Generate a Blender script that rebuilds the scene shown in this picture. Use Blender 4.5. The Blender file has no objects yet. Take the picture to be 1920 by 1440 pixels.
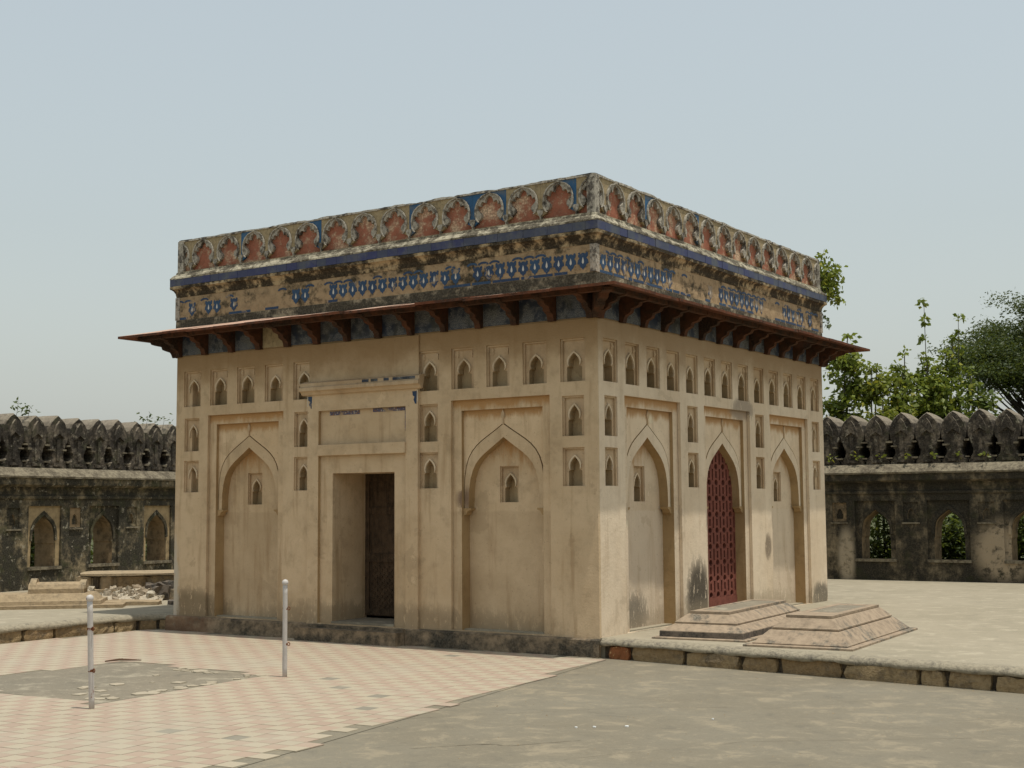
import bpy, bmesh, math, random
import numpy as np
from mathutils import Vector, Matrix, noise as mnoise
from mathutils.geometry import tessellate_polygon

random.seed(7)
rng = np.random.default_rng(11)
S = bpy.context.scene
C = S.collection
R = math.radians

# ------------------------------------------------------------------ camera
cam_d = bpy.data.cameras.new("camera")
cam = bpy.data.objects.new("camera", cam_d)
C.objects.link(cam)
YAW, PITCH, ROLL = 2.1649, 0.0902, -0.0066
f = Vector((math.cos(PITCH) * math.cos(YAW), math.cos(PITCH) * math.sin(YAW), math.sin(PITCH)))
r0 = Vector((math.sin(YAW), -math.cos(YAW), 0)); u0 = r0.cross(f)
rr = r0 * math.cos(ROLL) + u0 * math.sin(ROLL); uu = -r0 * math.sin(ROLL) + u0 * math.cos(ROLL)
cam.matrix_world = Matrix(((rr.x, uu.x, -f.x, 8.6279), (rr.y, uu.y, -f.y, -14.6634), (rr.z, uu.z, -f.z, 1.6077), (0, 0, 0, 1)))
cam_d.sensor_width = 36; cam_d.lens = 2556.73 / 1920 * 36
cam_d.clip_end = 3000
S.camera = cam

# ------------------------------------------------------------------ light
SUN = Vector((0.235, -0.045, 1.0)).normalized()
SUN_EL = math.asin(SUN.z); SUN_AZ = math.atan2(SUN.x, SUN.y)
W = bpy.data.worlds.new("World"); S.world = W; W.use_nodes = True
wt = W.node_tree; wt.nodes.clear()
wo = wt.nodes.new("ShaderNodeOutputWorld"); wb = wt.nodes.new("ShaderNodeBackground")
sky = wt.nodes.new("ShaderNodeTexSky"); sky.sky_type = 'NISHITA'; sky.sun_disc = False
sky.sun_elevation = SUN_EL; sky.sun_rotation = SUN_AZ
sky.air_density = 2.0; sky.dust_density = 3.2; sky.ozone_density = 1.0; sky.altitude = 200
hz = wt.nodes.new("ShaderNodeHueSaturation"); hz.inputs['Saturation'].default_value = 0.50
wt.links.new(sky.outputs[0], hz.inputs['Color'])
hm = wt.nodes.new("ShaderNodeMix"); hm.data_type = 'RGBA'; hm.inputs[0].default_value = 0.45      # even summer haze over the whole dome
hm.inputs[7].default_value = (3.35, 3.92, 4.12, 1)
wt.links.new(hz.outputs[0], hm.inputs[6]); wt.links.new(hm.outputs[2], wb.inputs[0]); wb.inputs[1].default_value = 0.145
wt.links.new(wb.outputs[0], wo.inputs[0])
sd = bpy.data.lights.new("sun", 'SUN'); sd.energy = 3.5; sd.angle = R(0.6); sd.color = (1.0, 0.955, 0.87)
sun = bpy.data.objects.new("sun", sd); C.objects.link(sun)
sun.rotation_euler = SUN.to_track_quat('Z', 'Y').to_euler()
sun.location = (10, -10, 30)
S.view_settings.view_transform = 'Standard'; S.view_settings.look = 'None'
S.view_settings.gamma = 1; S.view_settings.exposure = 0.0
S.view_settings.use_curve_mapping = False
S.cycles.max_bounces = 8; S.cycles.diffuse_bounces = 5

# ------------------------------------------------------------------ materials
class NT:
    def __init__(s, name):
        s.m = bpy.data.materials.new(name); s.m.use_nodes = True
        s.t = s.m.node_tree; s.t.nodes.clear()
        s.out = s.n('ShaderNodeOutputMaterial'); s.b = s.n('ShaderNodeBsdfPrincipled')
        s.t.links.new(s.b.outputs[0], s.out.inputs[0])
        s.b.inputs['Specular IOR Level'].default_value = 0.2; s.b.inputs['Roughness'].default_value = 0.9
        s._pos = None
    def n(s, k, **kw):
        x = s.t.nodes.new(k)
        for a, v in kw.items(): setattr(x, a, v)
        return x
    def l(s, a, b):
        if isinstance(a, (int, float)): b.default_value = a
        elif isinstance(a, tuple): b.default_value = (*a, 1.0) if len(a) == 3 and len(b.default_value) == 4 else a
        else: s.t.links.new(a, b)
    @property
    def pos(s):
        if s._pos is None: s._pos = s.n('ShaderNodeNewGeometry').outputs['Position']
        return s._pos
    @property
    def rnd(s): return s.n('ShaderNodeObjectInfo').outputs['Random']
    def scaled(s, v):
        x = s.n('ShaderNodeVectorMath', operation='MULTIPLY'); s.l(s.pos, x.inputs[0]); x.inputs[1].default_value = v
        return x.outputs[0]
    def noise(s, scale, detail=4, rough=0.6, vec=None, dist=0.0):
        x = s.n('ShaderNodeTexNoise'); s.l(vec or s.pos, x.inputs['Vector'])
        x.inputs['Scale'].default_value = scale; x.inputs['Detail'].default_value = detail
        x.inputs['Roughness'].default_value = rough; x.inputs['Distortion'].default_value = dist
        return x.outputs['Fac']
    def voro(s, scale, vec=None, feature='F1', out='Distance'):
        x = s.n('ShaderNodeTexVoronoi', feature=feature); s.l(vec or s.pos, x.inputs['Vector']); x.inputs['Scale'].default_value = scale
        return x.outputs[out]
    def sm(s, fac, lo, hi, a=0.0, b=1.0):
        x = s.n('ShaderNodeMapRange', interpolation_type='SMOOTHSTEP'); s.l(fac, x.inputs[0])
        for i, v in zip((1, 2, 3, 4), (lo, hi, a, b)): x.inputs[i].default_value = v
        return x.outputs[0]
    def math(s, op, a, b=0.0):
        x = s.n('ShaderNodeMath', operation=op); s.l(a, x.inputs[0]); s.l(b, x.inputs[1]); return x.outputs[0]
    def mix(s, fac, a, b, mode='MIX'):
        x = s.n('ShaderNodeMix', data_type='RGBA', blend_type=mode); s.l(fac, x.inputs[0]); s.l(a, x.inputs[6]); s.l(b, x.inputs[7])
        return x.outputs[2]
    def z(s):
        x = s.n('ShaderNodeSeparateXYZ'); s.l(s.pos, x.inputs[0]); return x.outputs[2]
    def xyz(s):
        x = s.n('ShaderNodeSeparateXYZ'); s.l(s.pos, x.inputs[0]); return x.outputs
    def spot(s, c, r, scale=(1, 1, 1)):
        x = s.n('ShaderNodeVectorMath', operation='SUBTRACT'); s.l(s.pos, x.inputs[0]); x.inputs[1].default_value = c
        y = s.n('ShaderNodeVectorMath', operation='MULTIPLY'); s.l(x.outputs[0], y.inputs[0]); y.inputs[1].default_value = scale
        q = s.n('ShaderNodeVectorMath', operation='LENGTH'); s.l(y.outputs[0], q.inputs[0])
        return s.sm(q.outputs['Value'], r * 0.45, r, 1.0, 0.0)
    def bump(s, h, strength=0.3, dist=0.02):
        x = s.n('ShaderNodeBump'); s.l(h, x.inputs['Height']); x.inputs['Strength'].default_value = strength; x.inputs['Distance'].default_value = dist
        s.l(x.outputs[0], s.b.inputs['Normal'])
    def col(s, c): s.l(c, s.b.inputs['Base Color'])

def m_plaster(name, c1, c2, patch=True, spots=(), low=None, eave=0.8, runs=0.5, wash=None):
    a = NT(name)
    big = a.noise(0.9, 5, 0.62); mid = a.noise(4.0, 6, 0.65); fine = a.noise(38, 4, 0.7)
    c = a.mix(a.sm(big, 0.36, 0.66), c1, c2)
    c = a.mix(a.math('MULTIPLY', a.sm(mid, 0.45, 0.75), 0.15 + runs), c, tuple(x * 0.68 for x in c2))
    if patch and low:   # later coat of plaster on the lower part of the walls, its edge level and a little ragged
        zz = a.math('ADD', a.z(), a.math('MULTIPLY', mid, 0.09))
        lower = a.sm(zz, 1.585, 1.615, 1.0, 0.0)
        c = a.mix(a.math('MULTIPLY', lower, a.sm(big, 0.3, 0.62, 0.35, 0.75)), c, a.mix(a.sm(big, 0.3, 0.7), *low))
    # thin skins of plaster lost or patched, with crisp ragged edges
    c = a.mix(a.math('MULTIPLY', a.sm(a.noise(1.9, 9, 0.62, None, 0.3), 0.615, 0.63), 0.45), c, tuple(x * 0.72 for x in c2))
    c = a.mix(a.math('MULTIPLY', a.sm(a.noise(2.7, 8, 0.6), 0.35, 0.335), 0.4), c, tuple(min(.75, x * 1.2) for x in c1))
    # rusty wash and vertical run marks
    run = a.noise(1.0, 5, 0.6, a.scaled((7, 7, 0.7)))
    c = a.mix(a.math('MULTIPLY', a.sm(run, 0.52, 0.72), runs), c, (0.27, 0.165, 0.075))
    # ochre wash, deepened to paint in the shade under the eave
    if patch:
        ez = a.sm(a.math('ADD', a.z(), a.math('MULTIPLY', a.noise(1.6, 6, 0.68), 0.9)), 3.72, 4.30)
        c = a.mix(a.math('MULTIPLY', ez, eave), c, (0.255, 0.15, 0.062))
    if wash:    # rusty drip below a ledge at height wash[0], with a ragged lower edge
        zz2 = a.math('ADD', a.z(), a.math('MULTIPLY', a.math('SUBTRACT', a.noise(4.5, 5, 0.7, a.scaled((1.6, 1.6, 0.35))), 0.5), wash[1] * 2.2))
        c = a.mix(a.math('MULTIPLY', a.sm(zz2, wash[0] - wash[1] * 1.25, wash[0] - wash[1] * .45), 0.9), c, (0.38, 0.195, 0.062))
    speck = a.sm(a.noise(34, 3, 0.6), 0.655, 0.70)
    c = a.mix(a.math('MULTIPLY', speck, 0.5), c, (0.20, 0.14, 0.08))
    for (ctr, r, sc, colr, amt) in spots:
        mk = a.math('MULTIPLY', a.spot(ctr, r, sc), a.sm(a.math('ADD', a.noise(13, 7, 0.78, a.scaled((1, 1, 0.4))), a.math('MULTIPLY', a.math('SUBTRACT', a.spot(ctr, r * 1.1, sc), 0.5), 0.20)), 0.48, 0.545))
        c = a.mix(a.math('MULTIPLY', mk, amt), c, colr)
    a.col(a.mix(a.math('MULTIPLY', fine, 0.3), c, tuple(x * 0.8 for x in c2)))
    h = a.math('ADD', a.math('MULTIPLY', mid, 1.0), a.math('MULTIPLY', fine, 0.35))
    a.bump(h, 0.35, 0.03)
    return a.m

GREYM = (0.085, 0.08, 0.062); DARKM = (0.03, 0.027, 0.02); PALE = (0.50, 0.45, 0.36)
SPOTS = [((0, 1.3, 0.2), 0.56, (1, 0.9, 1.25), GREYM, 0.8), ((0, 2.74, 0.32), 0.60, (1, 1.15, 0.8), DARKM, 1.0),
         ((-7.2, 0, 0.05), 0.75, (0.8, 1, 1.5), (0.12, 0.09, 0.05), 0.75), ((0, 7.3, 0.1), 0.42, (1, 0.8, 1.3), GREYM, 0.9),
         ((-7.66, 0, 0.35), 0.62, (2.6, 1, 0.5), PALE, 1.0), ((0, 5.17, 0.98), 0.2, (1, 1.2, 0.7), (0.16, 0.12, 0.08), 0.9),
         ((-2.07, 0, 1.72), 0.2, (1, 1, 0.8), (0.17, 0.11, 0.075), 1.0),
         ((0, 4.35, 3.06), 0.55, (1, 1, 2.2), (0.27, 0.22, 0.17), 0.85), ((-3.5, 0, 0.0), 1.9, (0.5, 1, 4.5), (0.20, 0.15, 0.09), 0.6),
         ((0, 4.2, 0.0), 4.2, (1, 0.9, 9.5), (0.25, 0.20, 0.13), 0.55)]
M = {}
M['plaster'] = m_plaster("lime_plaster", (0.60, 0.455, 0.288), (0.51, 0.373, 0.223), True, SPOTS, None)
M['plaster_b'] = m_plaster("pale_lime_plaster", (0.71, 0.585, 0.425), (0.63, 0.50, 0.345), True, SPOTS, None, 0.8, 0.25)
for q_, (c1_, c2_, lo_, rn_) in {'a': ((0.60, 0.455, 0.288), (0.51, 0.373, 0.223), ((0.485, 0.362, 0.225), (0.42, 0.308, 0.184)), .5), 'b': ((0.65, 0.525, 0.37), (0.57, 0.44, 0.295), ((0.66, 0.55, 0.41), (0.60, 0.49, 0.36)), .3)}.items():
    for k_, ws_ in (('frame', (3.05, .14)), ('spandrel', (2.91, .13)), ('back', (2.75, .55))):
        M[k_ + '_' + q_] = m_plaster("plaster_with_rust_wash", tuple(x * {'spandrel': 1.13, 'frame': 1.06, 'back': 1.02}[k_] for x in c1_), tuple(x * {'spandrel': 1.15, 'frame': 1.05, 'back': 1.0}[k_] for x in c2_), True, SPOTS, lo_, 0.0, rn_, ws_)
M['ochre'] = m_plaster("ochre_plaster", (0.41, 0.285, 0.145), (0.35, 0.23, 0.11), False)
M['niche_in'] = m_plaster("shade_tinted_niche_plaster", (0.43, 0.32, 0.185), (0.33, 0.235, 0.125), False)  # darker than the surround: recess shade painted into the niche interior
M['hood'] = m_plaster("lit_tint_stucco_hood", (0.66, 0.54, 0.38), (0.54, 0.42, 0.27), False)  # paler than the niche: hoods coloured as if catching the light
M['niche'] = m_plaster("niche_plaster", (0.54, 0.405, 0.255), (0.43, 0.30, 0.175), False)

def m_stained(name, base, dark, lo, hi, streak=(2.2, 2.2, 1.0), scale=2.2, moss=None, spots=(), bump=0.6, vari=0.0, pieces=0.0, fleck=0.0, top=None):
    a = NT(name)
    n1 = a.noise(scale, 7, 0.68, a.scaled(streak)); n2 = a.noise(scale * 5, 6, 0.7); n3 = a.noise(40, 3, 0.6)
    b = a.mix(a.sm(n2, 0.35, 0.7), base, tuple(x * 0.66 for x in base))
    if pieces: b = a.mix(a.math('MULTIPLY', a.rnd, pieces), b, tuple(x * y for x, y in zip(base, (0.62, 0.5, 0.4))))
    fac = a.math('ADD', a.math('MULTIPLY', n1, 0.65), a.math('MULTIPLY', n2, 0.35))
    if vari: fac = a.math('ADD', fac, a.math('MULTIPLY', a.math('SUBTRACT', a.rnd, 0.5), vari))
    c = a.mix(a.sm(fac, lo, hi), b, a.mix(a.sm(n3, 0.4, 0.65), dark, tuple(x * 2.1 for x in dark)))
    if moss: c = a.mix(a.math('MULTIPLY', a.sm(a.noise(3.3, 5, 0.6), 0.52, 0.68), 0.55), c, moss)
    if top:  # upward faces paler: bleached stone, with sunlit tops painted into the colour
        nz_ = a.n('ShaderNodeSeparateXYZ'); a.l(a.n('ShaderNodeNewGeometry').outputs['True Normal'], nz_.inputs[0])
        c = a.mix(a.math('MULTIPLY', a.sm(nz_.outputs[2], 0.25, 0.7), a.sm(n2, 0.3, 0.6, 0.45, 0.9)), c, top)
    if fleck: c = a.mix(a.math('MULTIPLY', a.sm(a.noise(7.5, 3, 0.75), 0.60, 0.67), fleck), c, (0.37, 0.335, 0.25))
    for (ctr, r, sc, colr, amt) in spots:
        mk = a.math('MULTIPLY', a.spot(ctr, r, sc), a.sm(n2, 0.34, 0.52))
        c = a.mix(a.math('MULTIPLY', mk, amt), c, colr)
    a.col(c)
    a.bump(a.math('ADD', n2, a.math('MULTIPLY', n3, 0.4)), bump, 0.03)
    return a.m
M['frieze'] = m_stained("frieze_plaster", (0.37, 0.27, 0.155), (0.04, 0.033, 0.02), 0.49, 0.60, (1, 1, 1.6), 1.3)
M['moulding'] = m_stained("sooty_moulding", (0.44, 0.34, 0.195), (0.032, 0.025, 0.015), 0.41, 0.52, (1.2, 1.2, 1.6), 1.6)
M['base_band'] = m_stained("sooty_base_band", (0.36, 0.31, 0.21), (0.045, 0.04, 0.028), 0.38, 0.52, (1, 1, 1.4), 1.7)
M['ledge'] = m_stained("weathered_ledge", (0.42, 0.375, 0.27), (0.07, 0.06, 0.042), 0.43, 0.55, (1.2, 1.2, 2.5), 2.8)
M['relief'] = m_stained("grey_stucco_relief", (0.42, 0.38, 0.305), (0.06, 0.052, 0.042), 0.48, 0.58, (1.5, 1.5, 1.0), 4.0)
M['spandrel'] = m_stained("buff_tile", (0.38, 0.295, 0.17), (0.09, 0.07, 0.045), 0.53, 0.66, (1, 1, 1), 3.0, bump=0.3)
M['red'] = m_stained("red_stucco", (0.34, 0.13, 0.078), (0.37, 0.26, 0.17), 0.47, 0.62, (1, 1, 1.2), 2.6, bump=0.35)
M['sandstone_red'] = m_stained("red_sandstone", (0.115, 0.048, 0.024), (0.028, 0.017, 0.011), 0.40, 0.60, (1, 1, 1), 2.0, bump=0.3, pieces=0.5)
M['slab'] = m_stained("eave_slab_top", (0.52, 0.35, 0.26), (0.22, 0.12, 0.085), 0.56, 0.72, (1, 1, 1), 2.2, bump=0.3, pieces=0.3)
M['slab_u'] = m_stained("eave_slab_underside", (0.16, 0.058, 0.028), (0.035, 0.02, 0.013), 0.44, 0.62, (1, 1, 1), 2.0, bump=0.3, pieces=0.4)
M['plinth'] = m_stained("mouldy_plinth", (0.29, 0.215, 0.135), (0.042, 0.036, 0.026), 0.38, 0.60, (0.7, 0.7, 1.3), 1.5,
                        spots=[((-7.3, 0, -0.1), 0.6, (0.8, 1, 1), (0.24, 0.13, 0.07), 0.5)])
M['lattice'] = m_stained("red_lattice", (0.20, 0.068, 0.047), (0.13, 0.05, 0.037), 0.52, 0.75, (1, 1, 1), 2.0, bump=0.25)
M['bwall'] = m_stained("blackened_wall", (0.27, 0.215, 0.135), (0.024, 0.021, 0.015), 0.29, 0.52, (1.5, 1.5, 0.55), 1.1, (0.035, 0.036, 0.016),
                       spots=[((1.2, 14.2, 0.65), 0.75, (0.95, 1, 0.9), (0.34, 0.27, 0.18), 1.0), ((-2.1, 14.1, 0.5), 0.5, (2.0, 1, 0.6), (0.36, 0.3, 0.21), 1.0)])
M['bwall_l'] = m_stained("lichen_wall", (0.30, 0.24, 0.145), (0.030, 0.027, 0.019), 0.33, 0.53, (1.2, 1.2, 0.8), 1.6, (0.055, 0.058, 0.025), fleck=0.6)
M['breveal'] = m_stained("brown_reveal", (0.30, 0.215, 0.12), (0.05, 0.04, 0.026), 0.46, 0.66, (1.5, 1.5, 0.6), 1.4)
M['bledge'] = m_stained("lichen_ledge", (0.24, 0.205, 0.14), (0.07, 0.058, 0.04), 0.42, 0.6, (1, 1, 1), 3.0)
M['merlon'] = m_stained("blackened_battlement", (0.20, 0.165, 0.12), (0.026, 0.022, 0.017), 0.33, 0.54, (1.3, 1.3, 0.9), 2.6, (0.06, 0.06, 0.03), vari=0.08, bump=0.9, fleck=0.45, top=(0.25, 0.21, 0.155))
M['grave'] = m_stained("buff_sandstone", (0.34, 0.26, 0.178), (0.105, 0.092, 0.07), 0.49, 0.60, (1, 1, 1), 1.9, bump=0.25)
M['grave_dark'] = m_stained("dark_and_shaded_stone", (0.16, 0.13, 0.10), (0.04, 0.036, 0.03), 0.42, 0.6, (1, 1, 1), 3, bump=0.3)  # dark foot stone, also stones with shadow put into their colour
M['grave_l'] = m_stained("ochre_gravestone", (0.37, 0.285, 0.175), (0.15, 0.12, 0.08), 0.50, 0.66, (1, 1, 1), 2.4, bump=0.45, pieces=0.25)
M['kerbstone'] = m_stained("ochre_kerbstone", (0.385, 0.28, 0.15), (0.12, 0.09, 0.055), 0.46, 0.63, (1, 1, 1.4), 4.0, bump=1.0, pieces=0.45)
M['kerbred'] = m_stained("rust_kerbstone", (0.30, 0.115, 0.045), (0.40, 0.26, 0.12), 0.52, 0.6, (1, 1, 1), 5.0, bump=0.8)
M['dirt'] = m_stained("dark_joint", (0.13, 0.10, 0.065), (0.04, 0.03, 0.02), 0.4, 0.6, (1, 1, 1), 5.0)
M['rubble'] = m_stained("pale_rubble", (0.52, 0.46, 0.35), (0.17, 0.15, 0.11), 0.5, 0.66, (1, 1, 1), 5.0, bump=0.9, pieces=0.6)
M['wood'] = m_stained("dark_wood", (0.085, 0.055, 0.032), (0.03, 0.02, 0.012), 0.45, 0.6, (9, 9, 0.8), 2.0, bump=0.4)
M['ochre_old'] = m_stained("old_ochre_plaster", (0.40, 0.30, 0.165), (0.10, 0.075, 0.045), 0.52, 0.68, (1.2, 1.2, 0.7), 1.6, bump=0.3)

def m_concrete(name, c1, c2, c3, pale=(0.43, 0.37, 0.27), k=1.0):
    a = NT(name)
    n1 = a.noise(0.45, 6, 0.6); n2 = a.noise(2.9, 8, 0.72, None, 0.5); n3 = a.noise(19, 6, 0.75); n4 = a.noise(90, 2, 0.6)
    c = a.mix(a.sm(n1, 0.35, 0.65), c1, c2)
    c = a.mix(a.math('MULTIPLY', a.sm(n2, 0.50, 0.66), 0.85), c, pale)
    c = a.mix(a.math('MULTIPLY', a.sm(n2, 0.46, 0.30), 0.6), c, c3)
    c = a.mix(a.math('MULTIPLY', a.sm(n3, 0.56, 0.68), 0.6 * k), c, pale)
    c = a.mix(a.math('MULTIPLY', a.sm(n3, 0.44, 0.32), 0.45), c, c3)
    c = a.mix(a.math('MULTIPLY', a.sm(n4, 0.6, 0.8), 0.5), c, tuple(x * 0.55 for x in c3))
    a.col(c); a.bump(a.math('ADD', n3, a.math('MULTIPLY', n4, 0.5)), 0.35, 0.02)
    return a.m
M['court'] = m_concrete("court_concrete", (0.198, 0.175, 0.127), (0.182, 0.157, 0.110), (0.136, 0.122, 0.092), (0.276, 0.232, 0.158))
M['terrace'] = m_concrete("terrace_concrete", (0.317, 0.276, 0.198), (0.276, 0.241, 0.170), (0.212, 0.189, 0.138), (0.386, 0.336, 0.244))
M['patch'] = m_concrete("patch_mortar", (0.185, 0.163, 0.12), (0.21, 0.18, 0.13), (0.13, 0.117, 0.088), (0.34, 0.30, 0.22), 1.3)
M['cap'] = m_stained("kerb_mortar", (0.34, 0.295, 0.21), (0.12, 0.105, 0.08), 0.50, 0.66, (1, 1, 1), 3.5, bump=0.8)
M['earth'] = m_stained("scrubby_ground", (0.085, 0.085, 0.035), (0.04, 0.055, 0.018), 0.45, 0.62, (1, 1, 1), 0.5)

def m_tile(name, c):
    a = NT(name)
    v = a.mix(a.math('MULTIPLY', a.rnd, 0.35), c, tuple(x * 0.8 for x in c))
    v = a.mix(a.math('MULTIPLY', a.sm(a.noise(0.9, 6, 0.65), 0.45, 0.72), 0.5), v, (0.37, 0.33, 0.25))
    v = a.mix(a.math('MULTIPLY', a.sm(a.noise(26, 4, 0.7), 0.55, 0.75), 0.3), v, (0.30, 0.25, 0.18))
    a.col(v); a.b.inputs['Roughness'].default_value = 0.7; a.bump(a.noise(60, 3), 0.15, 0.01)
    return a.m
M['t_pink'] = m_tile("pink_tile", (0.36, 0.27, 0.2)); M['t_cream'] = m_tile("cream_tile", (0.385, 0.328, 0.235)); M['t_grey'] = m_tile("grey_tile", (0.215, 0.195, 0.15))

def m_glaze(name, c, c2, worn, amt=0.5, rough=0.45, rng_=(0.46, 0.66)):
    a = NT(name)
    v = a.mix(a.rnd, c, c2)
    v = a.mix(a.math('MULTIPLY', a.sm(a.noise(3.5, 6, 0.65), *rng_), amt), v, worn)
    v = a.mix(a.math('MULTIPLY', a.sm(a.noise(45, 3, 0.6), 0.6, 0.75), 0.4), v, worn)
    a.col(v); a.b.inputs['Roughness'].default_value = rough; a.b.inputs['Specular IOR Level'].default_value = 0.35
    a.bump(a.noise(14, 3), 0.2, 0.01)
    return a.m
M['blue'] = m_glaze("cobalt_glaze", (0.030, 0.034, 0.105), (0.052, 0.06, 0.088), (0.095, 0.10, 0.10), 0.65)
M['azure'] = m_glaze("azure_glaze", (0.016, 0.075, 0.165), (0.02, 0.10, 0.21), (0.15, 0.14, 0.11), 0.55)
M['motif'] = m_glaze("blue_inlay", (0.017, 0.038, 0.085), (0.022, 0.06, 0.12), (0.30, 0.225, 0.135), 0.85, 0.55, (0.56, 0.60))
M['white'] = m_glaze("white_inlay", (0.5, 0.5, 0.45), (0.55, 0.52, 0.44), (0.35, 0.28, 0.18), 0.5, 0.6)

def m_script():
    a = NT("inscribed_tile")          # dark blue-grey glaze with a worn white tracery that is not legible
    w = a.n('ShaderNodeTexWave', wave_type='RINGS'); a.l(a.scaled((16, 16, 14)), w.inputs['Vector'])
    w.inputs['Scale'].default_value = 2.0; w.inputs['Distortion'].default_value = 9.0; w.inputs['Detail'].default_value = 2.5; w.inputs['Detail Scale'].default_value = 2.2
    g = a.mix(a.sm(a.noise(3, 4), 0.4, 0.65), (0.030, 0.038, 0.058), (0.055, 0.055, 0.050))
    tr = a.math('MULTIPLY', a.sm(w.outputs['Fac'], 0.62, 0.8), a.sm(a.noise(5, 4, 0.6), 0.42, 0.55))
    a.col(a.mix(a.math('MULTIPLY', tr, 0.85), g, (0.27, 0.27, 0.255))); a.b.inputs['Roughness'].default_value = 0.5
    return a.m
M['script'] = m_script()
def m_border():
    a = NT("border_tile")
    w = a.voro(26); k = a.voro(60)
    c = a.mix(a.sm(w, 0.25, 0.4), (0.36, 0.33, 0.29), (0.085, 0.09, 0.14)); c = a.mix(a.sm(k, 0.55, 0.7), c, (0.20, 0.11, 0.07))
    a.col(a.mix(a.sm(a.noise(4, 4), 0.52, 0.62), c, (0.33, 0.24, 0.14)))
    return a.m
M['border'] = m_border()
def m_paint():
    a = NT("rusty_white_paint")
    r = a.sm(a.noise(5.5, 6, 0.7, a.scaled((2.2, 2.2, 1.0))), 0.60, 0.68)
    a.col(a.mix(r, a.mix(a.noise(18, 4), (0.54, 0.51, 0.47), (0.41, 0.375, 0.34)), (0.19, 0.07, 0.03)))
    a.b.inputs['Roughness'].default_value = 0.6; a.bump(a.noise(40, 3), 0.2, 0.005)
    return a.m
M['paint'] = m_paint()
def m_flat(name, c, rough=0.9):
    a = NT(name); a.col(a.mix(a.math('MULTIPLY', a.noise(14, 4, 0.6), 0.7), c, tuple(x * 0.6 for x in c))); a.b.inputs['Roughness'].default_value = rough
    return a.m
M['rust'] = m_flat("rust", (0.17, 0.065, 0.03)); M['twig'] = m_flat("dry_twig", (0.13, 0.075, 0.045)); M['chip'] = m_flat("white_chip", (0.8, 0.8, 0.76))
M['bark'] = m_flat("grey_bark", (0.13, 0.115, 0.095)); M['barkd'] = m_flat("dark_bark", (0.055, 0.045, 0.035))
def m_leaf(name, c1, c2, c3, trans=0.35):
    a = NT(name)
    g = a.n('ShaderNodeNewGeometry')
    w = a.n('ShaderNodeTexWhiteNoise', noise_dimensions='1D'); a.l(g.outputs['Random Per Island'], w.inputs['W'])
    c = a.mix(a.sm(w.outputs['Value'], 0.0, 0.8), c1, c2); c = a.mix(a.sm(w.outputs['Value'], 0.86, 0.98), c, c3)
    a.col(c); a.b.inputs['Roughness'].default_value = 0.5; a.b.inputs['Specular IOR Level'].default_value = 0.3
    tr = a.n('ShaderNodeBsdfTranslucent'); tint = a.mix(0.5, c, (0.19, 0.22, 0.02)); a.l(tint, tr.inputs[0])
    mx = a.n('ShaderNodeMixShader'); mx.inputs[0].default_value = trans
    a.l(a.b.outputs[0], mx.inputs[1]); a.l(tr.outputs[0], mx.inputs[2]); a.l(mx.outputs[0], a.out.inputs[0])
    return a.m
M['leaf'] = m_leaf("peepal_leaf", (0.135, 0.18, 0.026), (0.22, 0.26, 0.048), (0.36, 0.34, 0.05), 0.45)
M['leaf_y'] = m_leaf("yellowing_leaf", (0.14, 0.175, 0.026), (0.225, 0.245, 0.042), (0.40, 0.33, 0.035), 0.42)
M['leaf_d'] = m_leaf("acacia_leaf", (0.045, 0.07, 0.022), (0.075, 0.10, 0.03), (0.10, 0.11, 0.03), 0.3)
M['leaf_b'] = m_leaf("bush_leaf", (0.085, 0.125, 0.024), (0.15, 0.19, 0.04), (0.22, 0.21, 0.05), 0.42)

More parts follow.
